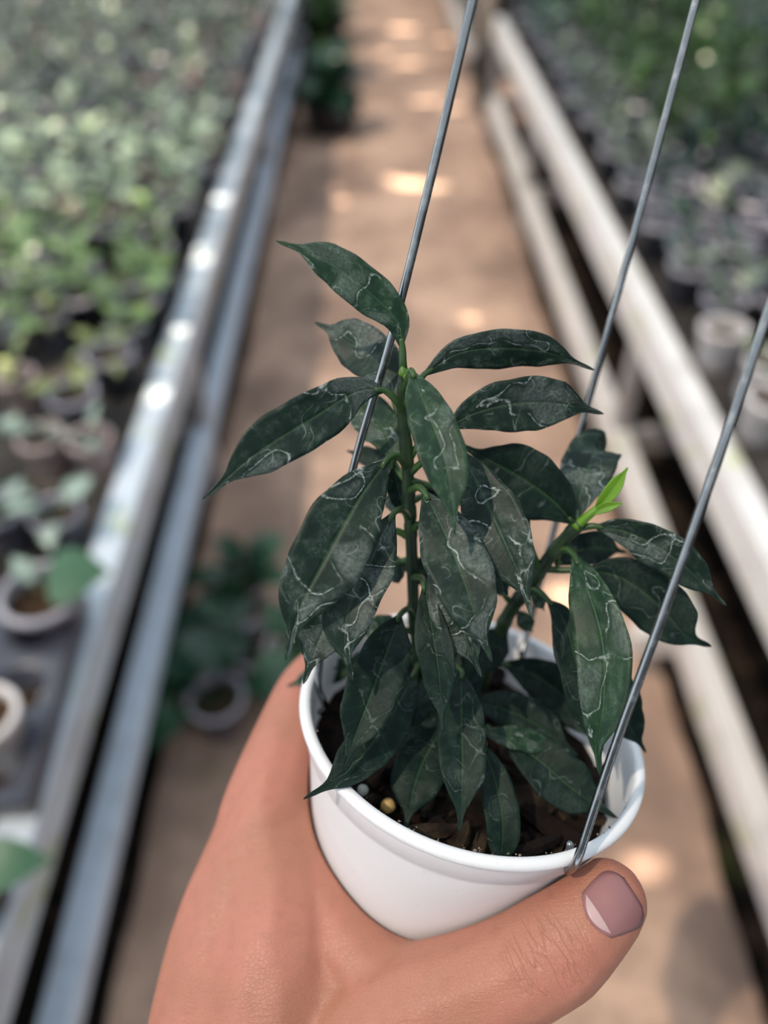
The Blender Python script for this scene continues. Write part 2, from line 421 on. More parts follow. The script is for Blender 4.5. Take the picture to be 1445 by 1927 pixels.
RZ = 2.7
gaps = []
def gap_for(x, y, z, rx, ry, rot=0.0):  # adds a roof gap aimed so sun lands on this point
    t = (RZ - z) / -SUN_DIR.z
    gaps.append((x - SUN_DIR.x * t, y - SUN_DIR.y * t, rx, ry, rot))
for (px, py, rx, ry) in ((765, 345, 0.10, 0.035), (815, 352, 0.06, 0.025), (735, 335, 0.04, 0.025), (590, 612, 0.03, 0.022), (563, 708, 0.026, 0.022), (800, 190, 0.08, 0.03), (850, 205, 0.06, 0.03),
                         (770, 120, 0.08, 0.03), (720, 100, 0.04, 0.03), (760, 55, 0.10, 0.05), (835, 75, 0.06, 0.04), (640, 380, 0.024, 0.02), (880, 600, 0.03, 0.022),
                         (935, 1010, 0.03, 0.03), (1060, 1120, 0.03, 0.03), (1208, 1615, 0.022, 0.02), (960, 188, 0.10, 0.06), (560, 985, 0.024, 0.024)):
    g = on_plane(px, py, 0.0); gap_for(g[0], g[1], 0.0, rx, ry)
for (px, py, z) in ((342, 622, 0.47), (388, 485, 0.47), (505, 150, 0.47)):
    g = on_plane(px, py, z); gap_for(g[0], g[1], z, 0.015, 0.02)
rr = random.Random(5)
for i in range(210):          # holes added to dapple the left bench with sun spots
    x, y = rr.uniform(-1.9, -0.57), rr.uniform(0.75, 4.6)
    gap_for(x, y, 0.62, rr.uniform(0.012, 0.034), rr.uniform(0.012, 0.034))
for i in range(110):           # and more added sun holes over the right one
    x, y = rr.uniform(0.72, 1.9), rr.uniform(1.7, 4.0)
    gap_for(x, y, 0.66, rr.uniform(0.012, 0.034), rr.uniform(0.012, 0.034))
# the roof cloth: a grid with the gaps shaped for the sun patches left out
nx, ny, x0, y0, s = 267, 433, -4.0, -3.0, 0.03
gx = x0 + (np.arange(nx) + 0.5) * s; gy = y0 + (np.arange(ny) + 0.5) * s
keep = np.ones((ny, nx), bool)
for (a, b, rx, ry, rot) in gaps:
    m = ((gx[None, :] - a) / max(rx, 0.022)) ** 2 + ((gy[:, None] - b) / max(ry, 0.022)) ** 2 < 1
    keep &= ~m
V = [(x0 + i * s, y0 + j * s, RZ) for j in range(ny + 1) for i in range(nx + 1)]
Fc = [(j * (nx + 1) + i, j * (nx + 1) + i + 1, (j + 1) * (nx + 1) + i + 1, (j + 1) * (nx + 1) + i) for j in range(ny) for i in range(nx) if keep[j, i]]
tag(mk('ceiling', V, Fc, M['net_roof'], smooth=False), 'grey shade cloth stretched overhead with gaps added for sun patches', kind='structure')
def net_wall(name, a, b, mat):  # unseen side screens added to hold back and steer the skylight
    tag(mk(name, [(*a, -0.1), (*b, -0.1), (*b, RZ), (*a, RZ)], [(0, 1, 2, 3)], mat, smooth=False), kind='structure')
xe, ye = x0 + nx * s, y0 + ny * s
net_wall('light_screen_left', (x0, y0), (x0, ye), M['net_left'])
net_wall('light_screen_right', (xe, y0), (xe, ye), M['net_right'])
net_wall('light_screen_back', (x0, ye), (xe, ye), M['net_front'])
net_wall('light_screen_front', (x0, y0), (xe, y0), M['net_front'])

for nm, a, b in (('light_block_left', (x0, y0), (x0, ye)), ('light_block_right', (xe, y0), (xe, ye))):  # low unseen barriers added to keep side light from under the benches
    tag(mk(nm, [(a[0] + d, y, z) for d in (-0.08, 0.08) for y in (a[1], b[1]) for z in (-0.1, 0.75)], [(0, 1, 3, 2), (4, 6, 7, 5), (1, 5, 7, 3), (0, 2, 6, 4), (0, 4, 5, 1), (2, 3, 7, 6)], M['board'], smooth=False), kind='structure')

# ------------------------------------------------------------------ benches
def bench(label, side, X, zl, zh, lo0, lo1, wtop, wlow, y0, y1, mats, post_ys, depth, deck_top):
    t = thing('plant_bench', (X, (y0 + y1) / 2, 0), label, 'bench')
    s = side
    def bx(name, xa, xb, *r, mat, parent=t, b=0.003):
        v, f = box(min(xa, xb), max(xa, xb), *r, b=b); return mk(name, v, f, mat, parent, smooth=False)
    bx('top_rail', X, X + s * wtop, y0, y1, zl, zh, mat=mats[0])
    bx('lower_rail', X, X + s * wlow, y0, y1, lo0, lo1, mat=mats[1])
    bx('back_rail', X + s * depth, X + s * (depth + 0.05), y0, y1, zl, zh, mat=mats[1])
    for py in post_ys:
        bx('post', X + s * 0.006, X + s * 0.04, py, py + 0.036, lo1, zl, mat=M['post'])
        bx('foot', X + s * 0.004, X + s * 0.042, py, py + 0.036, -0.03, lo0, mat=M['post'])
        bx('post', X + s * (depth + 0.006), X + s * (depth + 0.04), py, py + 0.036, -0.03, zl, mat=M['post'])
        bx('cross_bar', X + s * wlow, X + s * depth, py, py + 0.03, lo0 + 0.008, lo1 - 0.006, mat=M['post'])
        bx('cross_bar', X + s * wtop, X + s * depth, py, py + 0.03, zl + 0.005, deck_top - 0.022, mat=M['post'])
    nb = 12; w = (depth - wtop - 0.01) / nb
    for i in range(nb):
        xa = X + s * (wtop + 0.006 + i * w)
        bx('deck_board', xa, xa + s * (w - 0.008), y0, y1, deck_top - 0.02, deck_top, mat=M['board'])
    return t
LX, RX = -0.379, 0.594
bench('left bench with pale galvanised rails and green algae spots, crowded with potted seedlings', -1, LX, 0.387, 0.47, 0.150, 0.197, 0.05, 0.046, -0.6, 7.6,
      (M['rail_blue'], M['rail_low_lit']), (-0.3, 1.48, 3.2, 4.9, 6.6), 1.75, 0.45)
rb_ = bench('right bench with white painted rails, crowded with black pots and green foliage', 1, RX, 0.417, 0.507, 0.107, 0.182, 0.045, 0.046, -0.6, 4.12,
      (M['rail_white'], M['rail_white']), (-0.3, 1.47, 2.97, 4.06), 1.85, 0.49)
_v, _f = box(RX - 0.085, RX, 0.86, 0.90, 0.115, 0.175); mk('bracket', _v, _f, M['rail_white'], rb_, smooth=False)
bench('far right bench beyond the cross path, its white rail in view near the top', 1, RX - 0.03, 0.417, 0.507, 0.107, 0.182, 0.045, 0.046, 5.05, 7.6,
      (M['rail_white'], M['rail_white']), (5.12, 6.2, 7.3), 1.85, 0.49)
# dark timber post standing at the end of the right bench
p0 = thing('support_post', (0.62, 4.55, -0.03), 'dark timber roof post standing past the end of the right bench', 'post')
v, f = lathe([(0.001, -2.72), (0.038, -2.72), (0.04, -1.2), (0.042, -0.02), (0.06, -0.015), (0.06, 0.0), (0.001, 0.0)], (0.62, 4.55, -0.03), (0, 0, 1), 14)
mk('shaft', v, f, M['board'], p0)

# ------------------------------------------------------------------ background plants
def leaf_template(name, L, wd, mat, arch=0.25, fold=0.18, pet=0.25, kind='ovate', n=9):
    tt = np.linspace(0, 1, n)
    if kind == 'ovate': prof = np.interp(tt, [0, .08, .3, .5, .7, .88, 1], [0.08, .55, 1, .95, .68, .25, .01])
    elif kind == 'heart': prof = np.interp(tt, [0, .06, .22, .4, .62, .85, 1], [0.3, .85, 1, .95, .68, .25, .01])
    else: prof = np.interp(tt, [0, .1, .3, .5, .7, .88, 1], [0.06, .4, .85, 1, .8, .3, .01])
    V, uv, Fc = [], [], []
    for t, w in zip(tt, prof):
        x = L * (pet + t * (1 - 0.25 * arch * t)); z = L * arch * (t * 0.75 - t * t * 1.25)
        for vv in (-1, -0.5, 0, 0.5, 1):
            V.append((x, vv * w * wd, z + fold * wd * abs(vv) * w)); uv.append((t, vv))
    for i in range(n - 1):
        for j in range(4): a = i * 5 + j; Fc.append((a, a + 1, a + 6, a + 5))
    k = len(V)
    pr = L * 0.022
    if pet > 0:
        P = np.array([(0, 0, -L * 0.12), (L * pet * 0.5, 0, -0.03 * L), (L * pet * 1.02, 0, 0.0)])
        tv, tf = tube(P, [pr, pr * 0.9, pr * 0.8], 5)
        V += [tuple(x) for x in tv]; uv += [(0.0, 1.0)] * len(tv); Fc += [tuple(i + k for i in q) for q in tf]
    return mesh_data(name, V, Fc, mat, True, uv)
def rot_m(yaw, pitch, roll=0.0, scale=1.0, loc=(0, 0, 0)):
    return Matrix.Translation(loc) @ Matrix.Rotation(yaw, 4, 'Z') @ Matrix.Rotation(-pitch, 4, 'Y') @ Matrix.Rotation(roll, 4, 'X') @ Matrix.Scale(scale, 4)
def pot_mesh(name, r, h, mat, lip=0.004, rim=None):
    prof = [(0.001, h), (r * 0.74, h), (r * 0.77, h * 0.97), (r * 0.93, h * 0.14), (r, h * 0.12), (r, 0.0005), (r - 0.0012, 0.0), (r - lip, 0.0), (r - lip - 0.0008, 0.002), (r * 0.88, h * 0.28), (r * 0.80, h * 0.6)]
    v, f = lathe(prof, (0, 0, h), (0, 0, 1), 28)
    return mesh_data(name, v, f, [mat, rim or mat], True, midx=[1 if 4 <= i // 28 <= 8 else 0 for i in range(len(f))])
def soil_mesh(name, r, z):
    rng = random.Random(3); V = [(0, 0, z + 0.004)]; Fc = []
    for j, q in enumerate((0.35, 0.7, 1.0)):
        for i in range(16):
            a = i * math.tau / 16; V.append((r * q * math.cos(a), r * q * math.sin(a), z + rng.uniform(-0.003, 0.003)))
    for i in range(16):
        k = (i + 1) % 16; Fc.append((0, 1 + i, 1 + k))
        for j in range(2): Fc.append((1 + j * 16 + i, 17 + j * 16 + i, 17 + j * 16 + k, 1 + j * 16 + k))
    return mesh_data(name, V, Fc, M['medium'], True)
POTS = {}
for nm, r, h, m, lip in (('black', 0.049, 0.088, 'pot_black', 0.006), ('grey', 0.046, 0.085, 'pot_grey', 0.006), ('white', 0.046, 0.085, 'pot_white', 0.007),
                         ('clay', 0.045, 0.082, 'pot_clay', 0.007), ('big', 0.056, 0.10, 'pot_grey', 0.008), ('floor', 0.055, 0.10, 'pot_grey', 0.006), ('tub', 0.15, 0.15, 'pot_black', 0.01)):
    POTS[nm] = (pot_mesh('pot_' + nm, r, h, M[m], lip, M['pot_rim'] if m in ('pot_black', 'pot_grey') and nm != 'tub' else None), soil_mesh('soil_' + nm, r * 0.885, h * 0.74), r, h)
SPEC = {   # leaf length, half width, material, arch, kind, count, pitch range, crown height, size range
    'pale': (0.062, 0.019, 'bg_pale', 0.35, 'ovate', 9, (0.1, 0.9), 0.012),
    'yellow': (0.060, 0.015, 'bg_yellow', 0.3, 'ovate', 9, (0.15, 1.0), 0.012),
    'bright': (0.066, 0.020, 'bg_bright', 0.35, 'ovate', 11, (0.1, 1.0), 0.015),
    'cream': (0.058, 0.019, 'bg_cream', 0.35, 'ovate', 11, (0.1, 0.95), 0.015),
    'grey': (0.055, 0.016, 'bg_grey', 0.35, 'ovate', 11, (0.1, 1.1), 0.02),
    'dark': (0.10, 0.033, 'bg_dark', 0.5, 'ovate', 9, (0.1, 0.9), 0.01),
    'shade': (0.052, 0.014, 'bg_shade', 0.4, 'lance', 12, (0.0, 1.1), 0.03),
    'mid': (0.056, 0.017, 'bg_mid', 0.4, 'ovate', 14, (0.0, 1.2), 0.05),
}
LEAF = {}
for k, (L, wd, m, arch, kind, *_r) in SPEC.items():
    LEAF[k] = [leaf_template('leaf_' + k, L, wd, M[m], arch * a, 0.18, 0.3, kind) for a in (0.6, 1.0, 1.5)]
def leaf_xforms(sp, rng, height=0.0, n=None, sc=1.0):
    L, wd, m, arch, kind, cnt, (p0, p1), crown = SPEC[sp]
    n = n or max(4, int(cnt * rng.uniform(0.7, 1.15)))
    out, a = [], rng.uniform(0, 6.28)
    for i in range(n):
        a += 2.4 + rng.uniform(-0.3, 0.3)
        t = i / max(1, n - 1)
        z = crown + height * t
        out.append((rng.randrange(3), rot_m(a, p0 + (p1 - p0) * t * rng.uniform(0.6, 1.1), rng.uniform(-0.35, 0.35), sc * rng.uniform(0.7, 1.15), (rng.uniform(-.006, .006), rng.uniform(-.006, .006), z))))
    return out
def stem_mesh_for(height, crown, rad=0.0018):
    P = [(0, 0, -0.01), (0.001, 0.001, (height + crown) * 0.5), (0, 0.001, height + crown + 0.004)]
    v, f = tube(P, [rad * 1.2, rad, rad * 0.7], 6)
    return mesh_data('stem', v, f, M['petiole'])
STEMS = {}
FOL = {}
def foliage_mesh(sp, k, height):
    """the leaves of one small far plant as one mesh"""
    key = (sp, k, round(height, 2))
    if key not in FOL:
        rng = random.Random(hash((len(sp) * 7 + ord(sp[0]), k)) & 0xffff)
        V, Fc, uv = [], [], []
        for (q, mx) in leaf_xforms(sp, rng, height, n=7 if sp not in ('mid', 'shade') else SPEC[sp][5] + 2, sc=1.1):
            me = LEAF[sp][q]; b = len(V)
            V += [tuple(mx @ v.co) for v in me.vertices]
            Fc += [tuple(b + i for i in p.vertices) for p in me.polygons]
            u = [None] * len(me.vertices)
            for lp, d in zip(me.loops, me.uv_layers[0].data): u[lp.vertex_index] = tuple(d.uv)
            uv += u
        FOL[key] = mesh_data('foliage_' + sp, V, Fc, M[SPEC[sp][2]], True, uv)
    return FOL[key]
def potted(name, loc, pot, sp, label, cat, group, rng, near, height=0.0, sc=1.0, n=None, tilt=0.05):
    t = thing(name, loc, label, cat, group)
    t.rotation_euler = (rng.uniform(-tilt, tilt), rng.uniform(-tilt, tilt), rng.uniform(0, 6.28))
    pm, sm, r, h = POTS[pot]
    put('pot', pm, Matrix.Identity(4), t)
    put('soil', sm, Matrix.Identity(4), t)
    base = h * 0.74
    if sp is None: return t
    key = round(height, 2)
    if key not in STEMS: STEMS[key] = stem_mesh_for(height, 0.012)
    put('stem', STEMS[key], Matrix.Translation((0, 0, base)), t)
    if near:
        for (q, mx) in leaf_xforms(sp, rng, height, n, sc):
            put('leaf', LEAF[sp][q], Matrix.Translation((0, 0, base)) @ mx, t)
    else:
        put('foliage', foliage_mesh(sp, rng.randrange(4), height), Matrix.Translation((0, 0, base)) @ Matrix.Scale(sc * rng.uniform(0.9, 1.15), 4), t)
    return t

ORD = ['first', 'second', 'third', 'fourth', 'fifth', 'sixth', 'seventh', 'eighth', 'ninth', 'tenth', 'eleventh', 'twelfth', 'thirteenth']
DESC = {'pale': 'pale blue-green seedling', 'yellow': 'yellow-green seedling', 'bright': 'bright green seedling', 'cream': 'cream-marked green seedling',
        'grey': 'dull grey-green seedling', 'shade': 'dark bluish green seedling', 'mid': 'tall fresh green seedling'}
PD = {'black': 'black pot', 'grey': 'grey pot', 'white': 'dull white pot', 'clay': 'pinkish pot', 'big': 'wide grey pot'}
rng = random.Random(11)
def in_view(x, y, z, m=45):
    c = (np.array([x, y, z]) - CAM) @ ROT
    if c[2] > -0.2: return False
    px = CX + F * c[0] / -c[2]; py = CY - F * c[1] / -c[2]
    return -m < px < 1445 + m and -m - 60 < py < 1927 + m
# left bench
sp_y = 0.115
KIND = {'pale': 'pale', 'yellow': 'yellow-green', 'bright': 'bright green', 'cream': 'cream-marked', 'grey': 'grey-green', 'shade': 'dark bluish', 'mid': 'tall green'}
def nth(count, key):
    count[key] = count.get(key, -1) + 1
    k = count[key]
    return 'frontmost' if k == 0 else '%s from front' % ORD[k]
seen = {}
row = 0
y = 0.81
bigpot = on_plane(72, 1108, 0.555); whitepot = on_plane(-50, 1352, 0.56); tray = on_plane(25, 1250, 0.512)
spots = []
for (px, py, pt, kd, n_, lab) in ((100, 958, 'grey', 'pale', 4, 'pale-leaved seedling in a ringed grey pot just behind the heart-shaped leaf'),
        (166, 818, 'clay', 'pale', 3, 'pinkish pot with a pale seedling, nearest the rail in front of the yellow-green ones'),
        (72, 812, 'clay', 'pale', 3, 'pinkish pot with a pale seedling, second in from the rail'),
        (2, 955, 'grey', 'pale', 5, 'pale-leaved seedling at the left edge above the wide grey pot'),
        (28, 700, 'clay', 'yellow', 3, 'pinkish pot with a yellow-green seedling at the left edge'),
        (238, 606, 'grey', 'bright', 4, 'green seedling in a grey-rimmed pot near the algae spots of the rail'),
        (292, 520, 'black', 'bright', 5, 'green seedling in a black grey-rimmed pot beside the rail, one farther up'),
        (90, 590, 'grey', 'yellow', 5, 'yellow-green seedling in a grey-rimmed pot well in from the rail')):
    g = on_plane(px, py, 0.528)
    t = potted('potted_seedling', (g[0], g[1], 0.45), pt, kd, lab, 'potted plant', None, rng, True, 0.012, 1.15, n_)
    t.scale = (0.88,) * 3; spots.append((g[0], g[1]))
while y < 4.7:
    if y < 1.02: sp, pots = 'pale', ['clay', 'clay', 'white', 'grey', 'black']
    elif y < 1.36: sp, pots = 'yellow', ['black', 'black', 'grey', 'white']
    elif y < 1.86: sp, pots = 'bright', ['black', 'grey', 'black']
    elif y < 2.55: sp, pots = 'cream', ['grey', 'clay', 'black', 'grey']
    else: sp, pots = 'grey', ['grey', 'clay', 'white', 'grey']
    far = y > 1.86
    dx = sp_y * (1.22 if far else 1.0)
    for c in range(13):
        x = LX - 0.05 - 0.062 - c * dx + rng.uniform(-.008, .008) - (0.03 if row % 2 else 0)
        yy = y + rng.uniform(-.01, .01)
        if x < LX - 1.7 or not in_view(x, yy, 0.56): continue
        if rng.random() < 0.09 or math.hypot(x - bigpot[0], yy - bigpot[1]) < 0.125 or any(math.hypot(x - a, yy - b) < 0.088 for a, b in spots): continue
        pot = rng.choice(pots)
        where = 'nearest left rail' if c == 0 else '%s row from left rail' % ORD[c]
        lab = '%s in %s, %s, %s' % (DESC[sp], PD[pot], where, nth(seen, (sp, pot, c)))
        near = y < 1.9
        potted('potted_seedling', (x, yy, 0.45), pot, sp, lab, 'potted plant', KIND[sp] + ' seedlings on the left bench',
               rng, near, height=rng.choice((0.0, 0.02, 0.03)) if near else rng.choice((0.03, 0.05)), sc=rng.uniform(1.0, 1.4), n=rng.randrange(3, 6) if y < 1.3 else rng.randrange(4, 8) if near else None)
    y += sp_y * rng.uniform(0.96, 1.04) * (1.22 if far else 1.0); row += 1
# right bench
y, row, seen = 1.06, 0, {}
while y < 4.05:
    far = y > 2.1
    dx = sp_y * (1.18 if far else 1.0)
    for c in range(14):
        x = RX + 0.045 + 0.062 + c * dx + rng.uniform(-.008, .008) + (0.03 if row % 2 else 0)
        yy = y + rng.uniform(-.01, .01)
        if x > RX + 1.75 or not in_view(x, yy, 0.6): continue
        if y < 1.40:
            pot = rng.choice(['white', 'white', 'white', 'clay']); sp = rng.choice(['yellow', 'bright', None]); hgt = 0.0
        elif y < 2.0:
            pot = rng.choice(['black', 'grey', 'black']); sp = rng.choice(['shade', None, 'shade', 'grey']); hgt = 0.0
        else:
            pot = rng.choice(['black', 'grey', 'black']); sp = 'mid' if c in (1, 2, 3, 4) and y > 2.15 else ('shade' if c > 0 else rng.choice(['grey', 'shade'])); hgt = rng.choice((0.05, 0.08, 0.11)) if c > 0 else 0.03
        where = 'nearest right rail' if c == 0 else '%s row from right rail' % ORD[c]
        if sp is None:
            lab = 'bare %s of bark, %s, %s' % (PD[pot], where, nth(seen, (sp, pot, c))); g = 'bare pots on the right bench'
        else:
            lab = '%s in %s, %s, %s' % (DESC[sp], PD[pot], where, nth(seen, (sp, pot, c))); g = KIND[sp] + ' seedlings on the right bench'
        potted('potted_seedling', (x, yy, 0.49), pot, sp, lab, 'potted plant', g, rng, y < 2.0, hgt, rng.uniform(1.0, 1.3), n=4 if y < 2.0 and sp else None)
    y += sp_y * rng.uniform(0.96, 1.04) * (1.18 if far else 1.0); row += 1
# far benches, small at the top edge
for i in range(6):
    x = RX + 0.12 + (i % 3) * 0.16; yy = 5.2 + (i // 3) * 0.25
    potted('potted_seedling', (x, yy, 0.49), 'grey', 'mid', 'green seedling on the far right bench, %s row, %s from its rail' % (('near', 'far')[i // 3], ('first', 'second', 'third')[i % 3]), 'potted plant', 'seedlings on the far right bench', rng, False, 0.08, 1.2)

# near things at the lower left: wide pot with a heart leaf, seed tray, white pot, long leaf over the rail
g = on_plane(72, 1108, 0.555)
t = thing('potted_seedling', (g[0], g[1], 0.45), 'wide grey pot with one broad green heart-shaped leaf, beside the seed tray', 'potted plant')
put('pot', POTS['big'][0], Matrix.Identity(4), t); put('soil', POTS['big'][1], Matrix.Identity(4), t)
hm = leaf_template('leaf_heart', 0.088, 0.046, M['bg_heart'], 0.25, -0.12, 0.12, 'heart', 14)
tip = on_plane(180, 1110, 0.57) - np.array([g[0], g[1], 0.45])
put('leaf', hm, rot_m(math.radians(8), 0.05, 0.15, 1.0, (0.002, 0.008, 0.118)), t)
v, f = tube(catmull([(0, 0, 0.07), (-0.006, -0.004, 0.095), (-0.004, -0.004, 0.116)], 6), 0.0016, 6)
o = bpy.data.objects.new('stem', mesh_data('stem', v, f, M['petiole'])); COL.objects.link(o); o.parent = t
put('leaf', LEAF['pale'][1], rot_m(2.4, 0.7, 0, 0.8, (0, 0, 0.10)), t)

def seed_tray(loc, rz):
    t = thing('seed_tray', loc, 'black plastic seed tray with round cells, at the left edge below the wide grey pot', 'tray')
    t.rotation_euler.z = rz
    w, h, R = 0.105, 0.062, 0.036
    cells = [(-0.05 + 0.1 * i, -0.15 + 0.1 * j) for i in range(2) for j in range(3)]
    # body: plate with round holes built from ring sectors, plus cups
    V, Fc = [], []
    for (cx, cy) in cells:
        b = len(V); n = 24
        for i in range(n):
            a = i * math.tau / n; ca, sa = math.cos(a), math.sin(a)
            q = 0.05 / max(abs(ca), abs(sa))
            V += [(cx + ca * q, cy + sa * q, h), (cx + ca * R, cy + sa * R, h), (cx + ca * (R - 0.003), cy + sa * (R - 0.003), h - 0.004), (cx + ca * R * 0.72, cy + sa * R * 0.72, 0.006)]
        for i in range(n):
            k = (i + 1) % n
            for q in range(3): Fc.append((b + 4 * i + q, b + 4 * k + q, b + 4 * k + q + 1, b + 4 * i + q + 1))
        Fc.append(tuple(b + 4 * i + 3 for i in range(n)))
    o = bpy.data.objects.new('cell_plate', mesh_data('cell_plate', V, Fc, M['pot_grey2'], True)); COL.objects.link(o); o.parent = t
    V = [(sx * 0.1 * q, -0.05 + sy * 0.15 * q, z) for z, q in ((h, 1.0), (h - 0.008, 1.03), (0.0, 0.97)) for sx, sy in ((-1, -1), (1, -1), (1, 1), (-1, 1))]
    Fc = [(r * 4 + i, r * 4 + (i + 1) % 4, r * 4 + 4 + (i + 1) % 4, r * 4 + 4 + i) for r in range(2) for i in range(4)]
    for (cx, cy) in cells: put('soil_plug', POTS['black'][1], Matrix.Translation((cx, cy, -0.028)) @ Matrix.Scale(0.72, 4), t)
    o = bpy.data.objects.new('skirt', mesh_data('skirt', V, Fc, M['pot_grey2'], False)); COL.objects.link(o); o.parent = t
    return t
M['pot_grey2'] = simple('tray_plastic', (0.045, 0.047, 0.065), 0.36, 0.5, var=(0.075, 0.077, 0.10), scale=14)
g = on_plane(25, 1250, 0.512)
seed_tray((g[0] - 0.035, g[1] + 0.01, 0.45), 0.05)
g = whitepot
t = potted('potted_seedling', (g[0], g[1], 0.475), 'white', None, 'dull white pot set in the seed tray, its rim cut off by the left edge', 'potted plant', None, rng, True)
# leaf hanging over the rail low on the left, its pot out of frame
g = on_plane(-75, 1640, 0.56)
t = thing('potted_seedling', (g[0] - 0.02, g[1], 0.45), 'broad dark green leaf reaching in over the left rail near the bottom edge', 'potted plant')
put('pot', POTS['black'][0], Matrix.Identity(4), t); put('soil', POTS['black'][1], Matrix.Identity(4), t)
lm = leaf_template('leaf_broad', 0.085, 0.026, M['bg_heart'], 0.35, 0.1, 0.3, 'ovate', 14)
put('leaf', lm, rot_m(0.12, 0.1, 0.2, 1.0, (0.0, 0.0, 0.10)), t)
put('leaf', lm, rot_m(2.6, 0.4, 0.2, 0.9, (0.0, 0.0, 0.10)), t)
v, f = tube([(0, 0, 0.06), (0, 0, 0.085), (0, 0, 0.1)], 0.002, 6)
o = bpy.data.objects.new('stem', mesh_data('stem', v, f, M['petiole'])); COL.objects.link(o); o.parent = t

# potted plants standing on the path by the left bench
def floor_plant(px, py, zrim, pot, label, spec, seed, sc, n, pit=(0.0, 0.8), yaws=None, height=0.0):
    r = random.Random(seed)
    g = on_plane(px, py, zrim)
    pm, sm, rad, h = POTS[pot]
    t = thing('floor_plant', (g[0], g[1], 0.0), label, 'potted plant')
    put('pot', pm, Matrix.Identity(4), t); put('soil', sm, Matrix.Identity(4), t)
    put('stem', stem_mesh_for(height, 0.02, 0.003), Matrix.Translation((0, 0, h * 0.74)), t)
    a = r.uniform(0, 6.28)
    for i in range(n):
        a += 2.4 + r.uniform(-.3, .3)
        yw = a if yaws is None else yaws[i % len(yaws)] + r.uniform(-.15, .15)
        put('leaf', LEAF[spec][r.randrange(3)], rot_m(yw, pit[0] + (pit[1] - pit[0]) * r.random(), r.uniform(-.3, .3), sc * r.uniform(0.8, 1.15), (0, 0, h * 0.74 + 0.025 + height * i / n)), t)
    return t
floor_plant(478, 1213, 0.10, 'floor', 'broad dark-leaved plant in a grey-rimmed pot on the path, nearest the hand', 'dark', 1, 1.6, 6, (0.1, 0.5), [2.9, 3.5, 2.4, 3.1, 3.8, 2.6])
floor_plant(405, 1310, 0.10, 'floor', 'dark-leaved plant in a pot on the path, pushed under the left rail', 'dark', 9, 1.75, 4, (0.0, 0.25), [0.35, 1.5, 2.6, 3.6])
floor_plant(545, 1222, 0.10, 'floor', 'dark-leaved plant on the path, half hidden behind the white pot', 'dark', 2, 0.8, 5, (0.3, 1.0), [0.3, 0.9, 1.6, 2.2, -0.4])
floor_plant(455, 1085, 0.10, 'floor', 'dark-leaved plant on the path, farthest of the near cluster', 'dark', 4, 1.0, 10, (0.2, 1.0))
floor_plant(622, 186, 0.15, 'tub', 'dark bushy plant in a black tub standing alone on the path far up', 'dark', 5, 1.9, 30, (-0.35, 1.1), height=0.08)
floor_plant(604, 95, 0.15, 'tub', 'paler bushy plant behind the dark one on the path', 'mid', 6, 3.4, 40, (-0.2, 1.2), height=0.25)
floor_plant(608, 30, 0.15, 'tub', 'bushy plant on the path near the top edge', 'grey', 8, 3.4, 40, (-0.2, 1.2), height=0.25)

# ------------------------------------------------------------------ the white hanging pot
POT_N = C2W(np.array([0.1797, 0.8719, 0.4555])) - CAM
POT_N /= np.linalg.norm(POT_N)
POT_C = W(889.9, 1343.1, 0.22183)
def pot_point(px, py, h):
    """where the photograph's ray meets the plane h below the rim"""
    o = POT_C - POT_N * h
    r = C2W(CP(px, py, 1.0)) - CAM
    t = ((o - CAM) @ POT_N) / (r @ POT_N)
    return CAM + r * t
def depth_of(p):
    return -((np.asarray(p) - CAM) @ ROT)[2]
POT_BASE = POT_C - POT_N * 0.086
pot = thing('hanging_pot_plant', POT_BASE, 'white plastic hanging pot with a dark glossy leafy plant, held in the hand', 'potted plant')
prof = [(0.0002, 0.086), (0.0325, 0.086), (0.0342, 0.0845), (0.0349, 0.081), (0.0455, 0.0135), (0.0459, 0.0118), (0.0468, 0.0108), (0.0480, 0.0048), (0.0484, 0.0036), (0.0494, 0.0030),
        (0.0500, 0.0020), (0.0500, 0.0010), (0.0495, 0.0003), (0.0487, 0.0), (0.0478, 0.0), (0.0471, 0.0004), (0.0467, 0.0014), (0.0463, 0.004), (0.0448, 0.013), (0.034, 0.082), (0.0002, 0.083)]
v, f = lathe(prof, POT_C, POT_N, 128)
pb = mk('pot_body', v, f, M['pot'], pot)
sm = pb.modifiers.new('edge', 'BEVEL'); sm.width = 0.0003; sm.segments = 2; sm.limit_method = 'ANGLE'; sm.angle_limit = 0.6

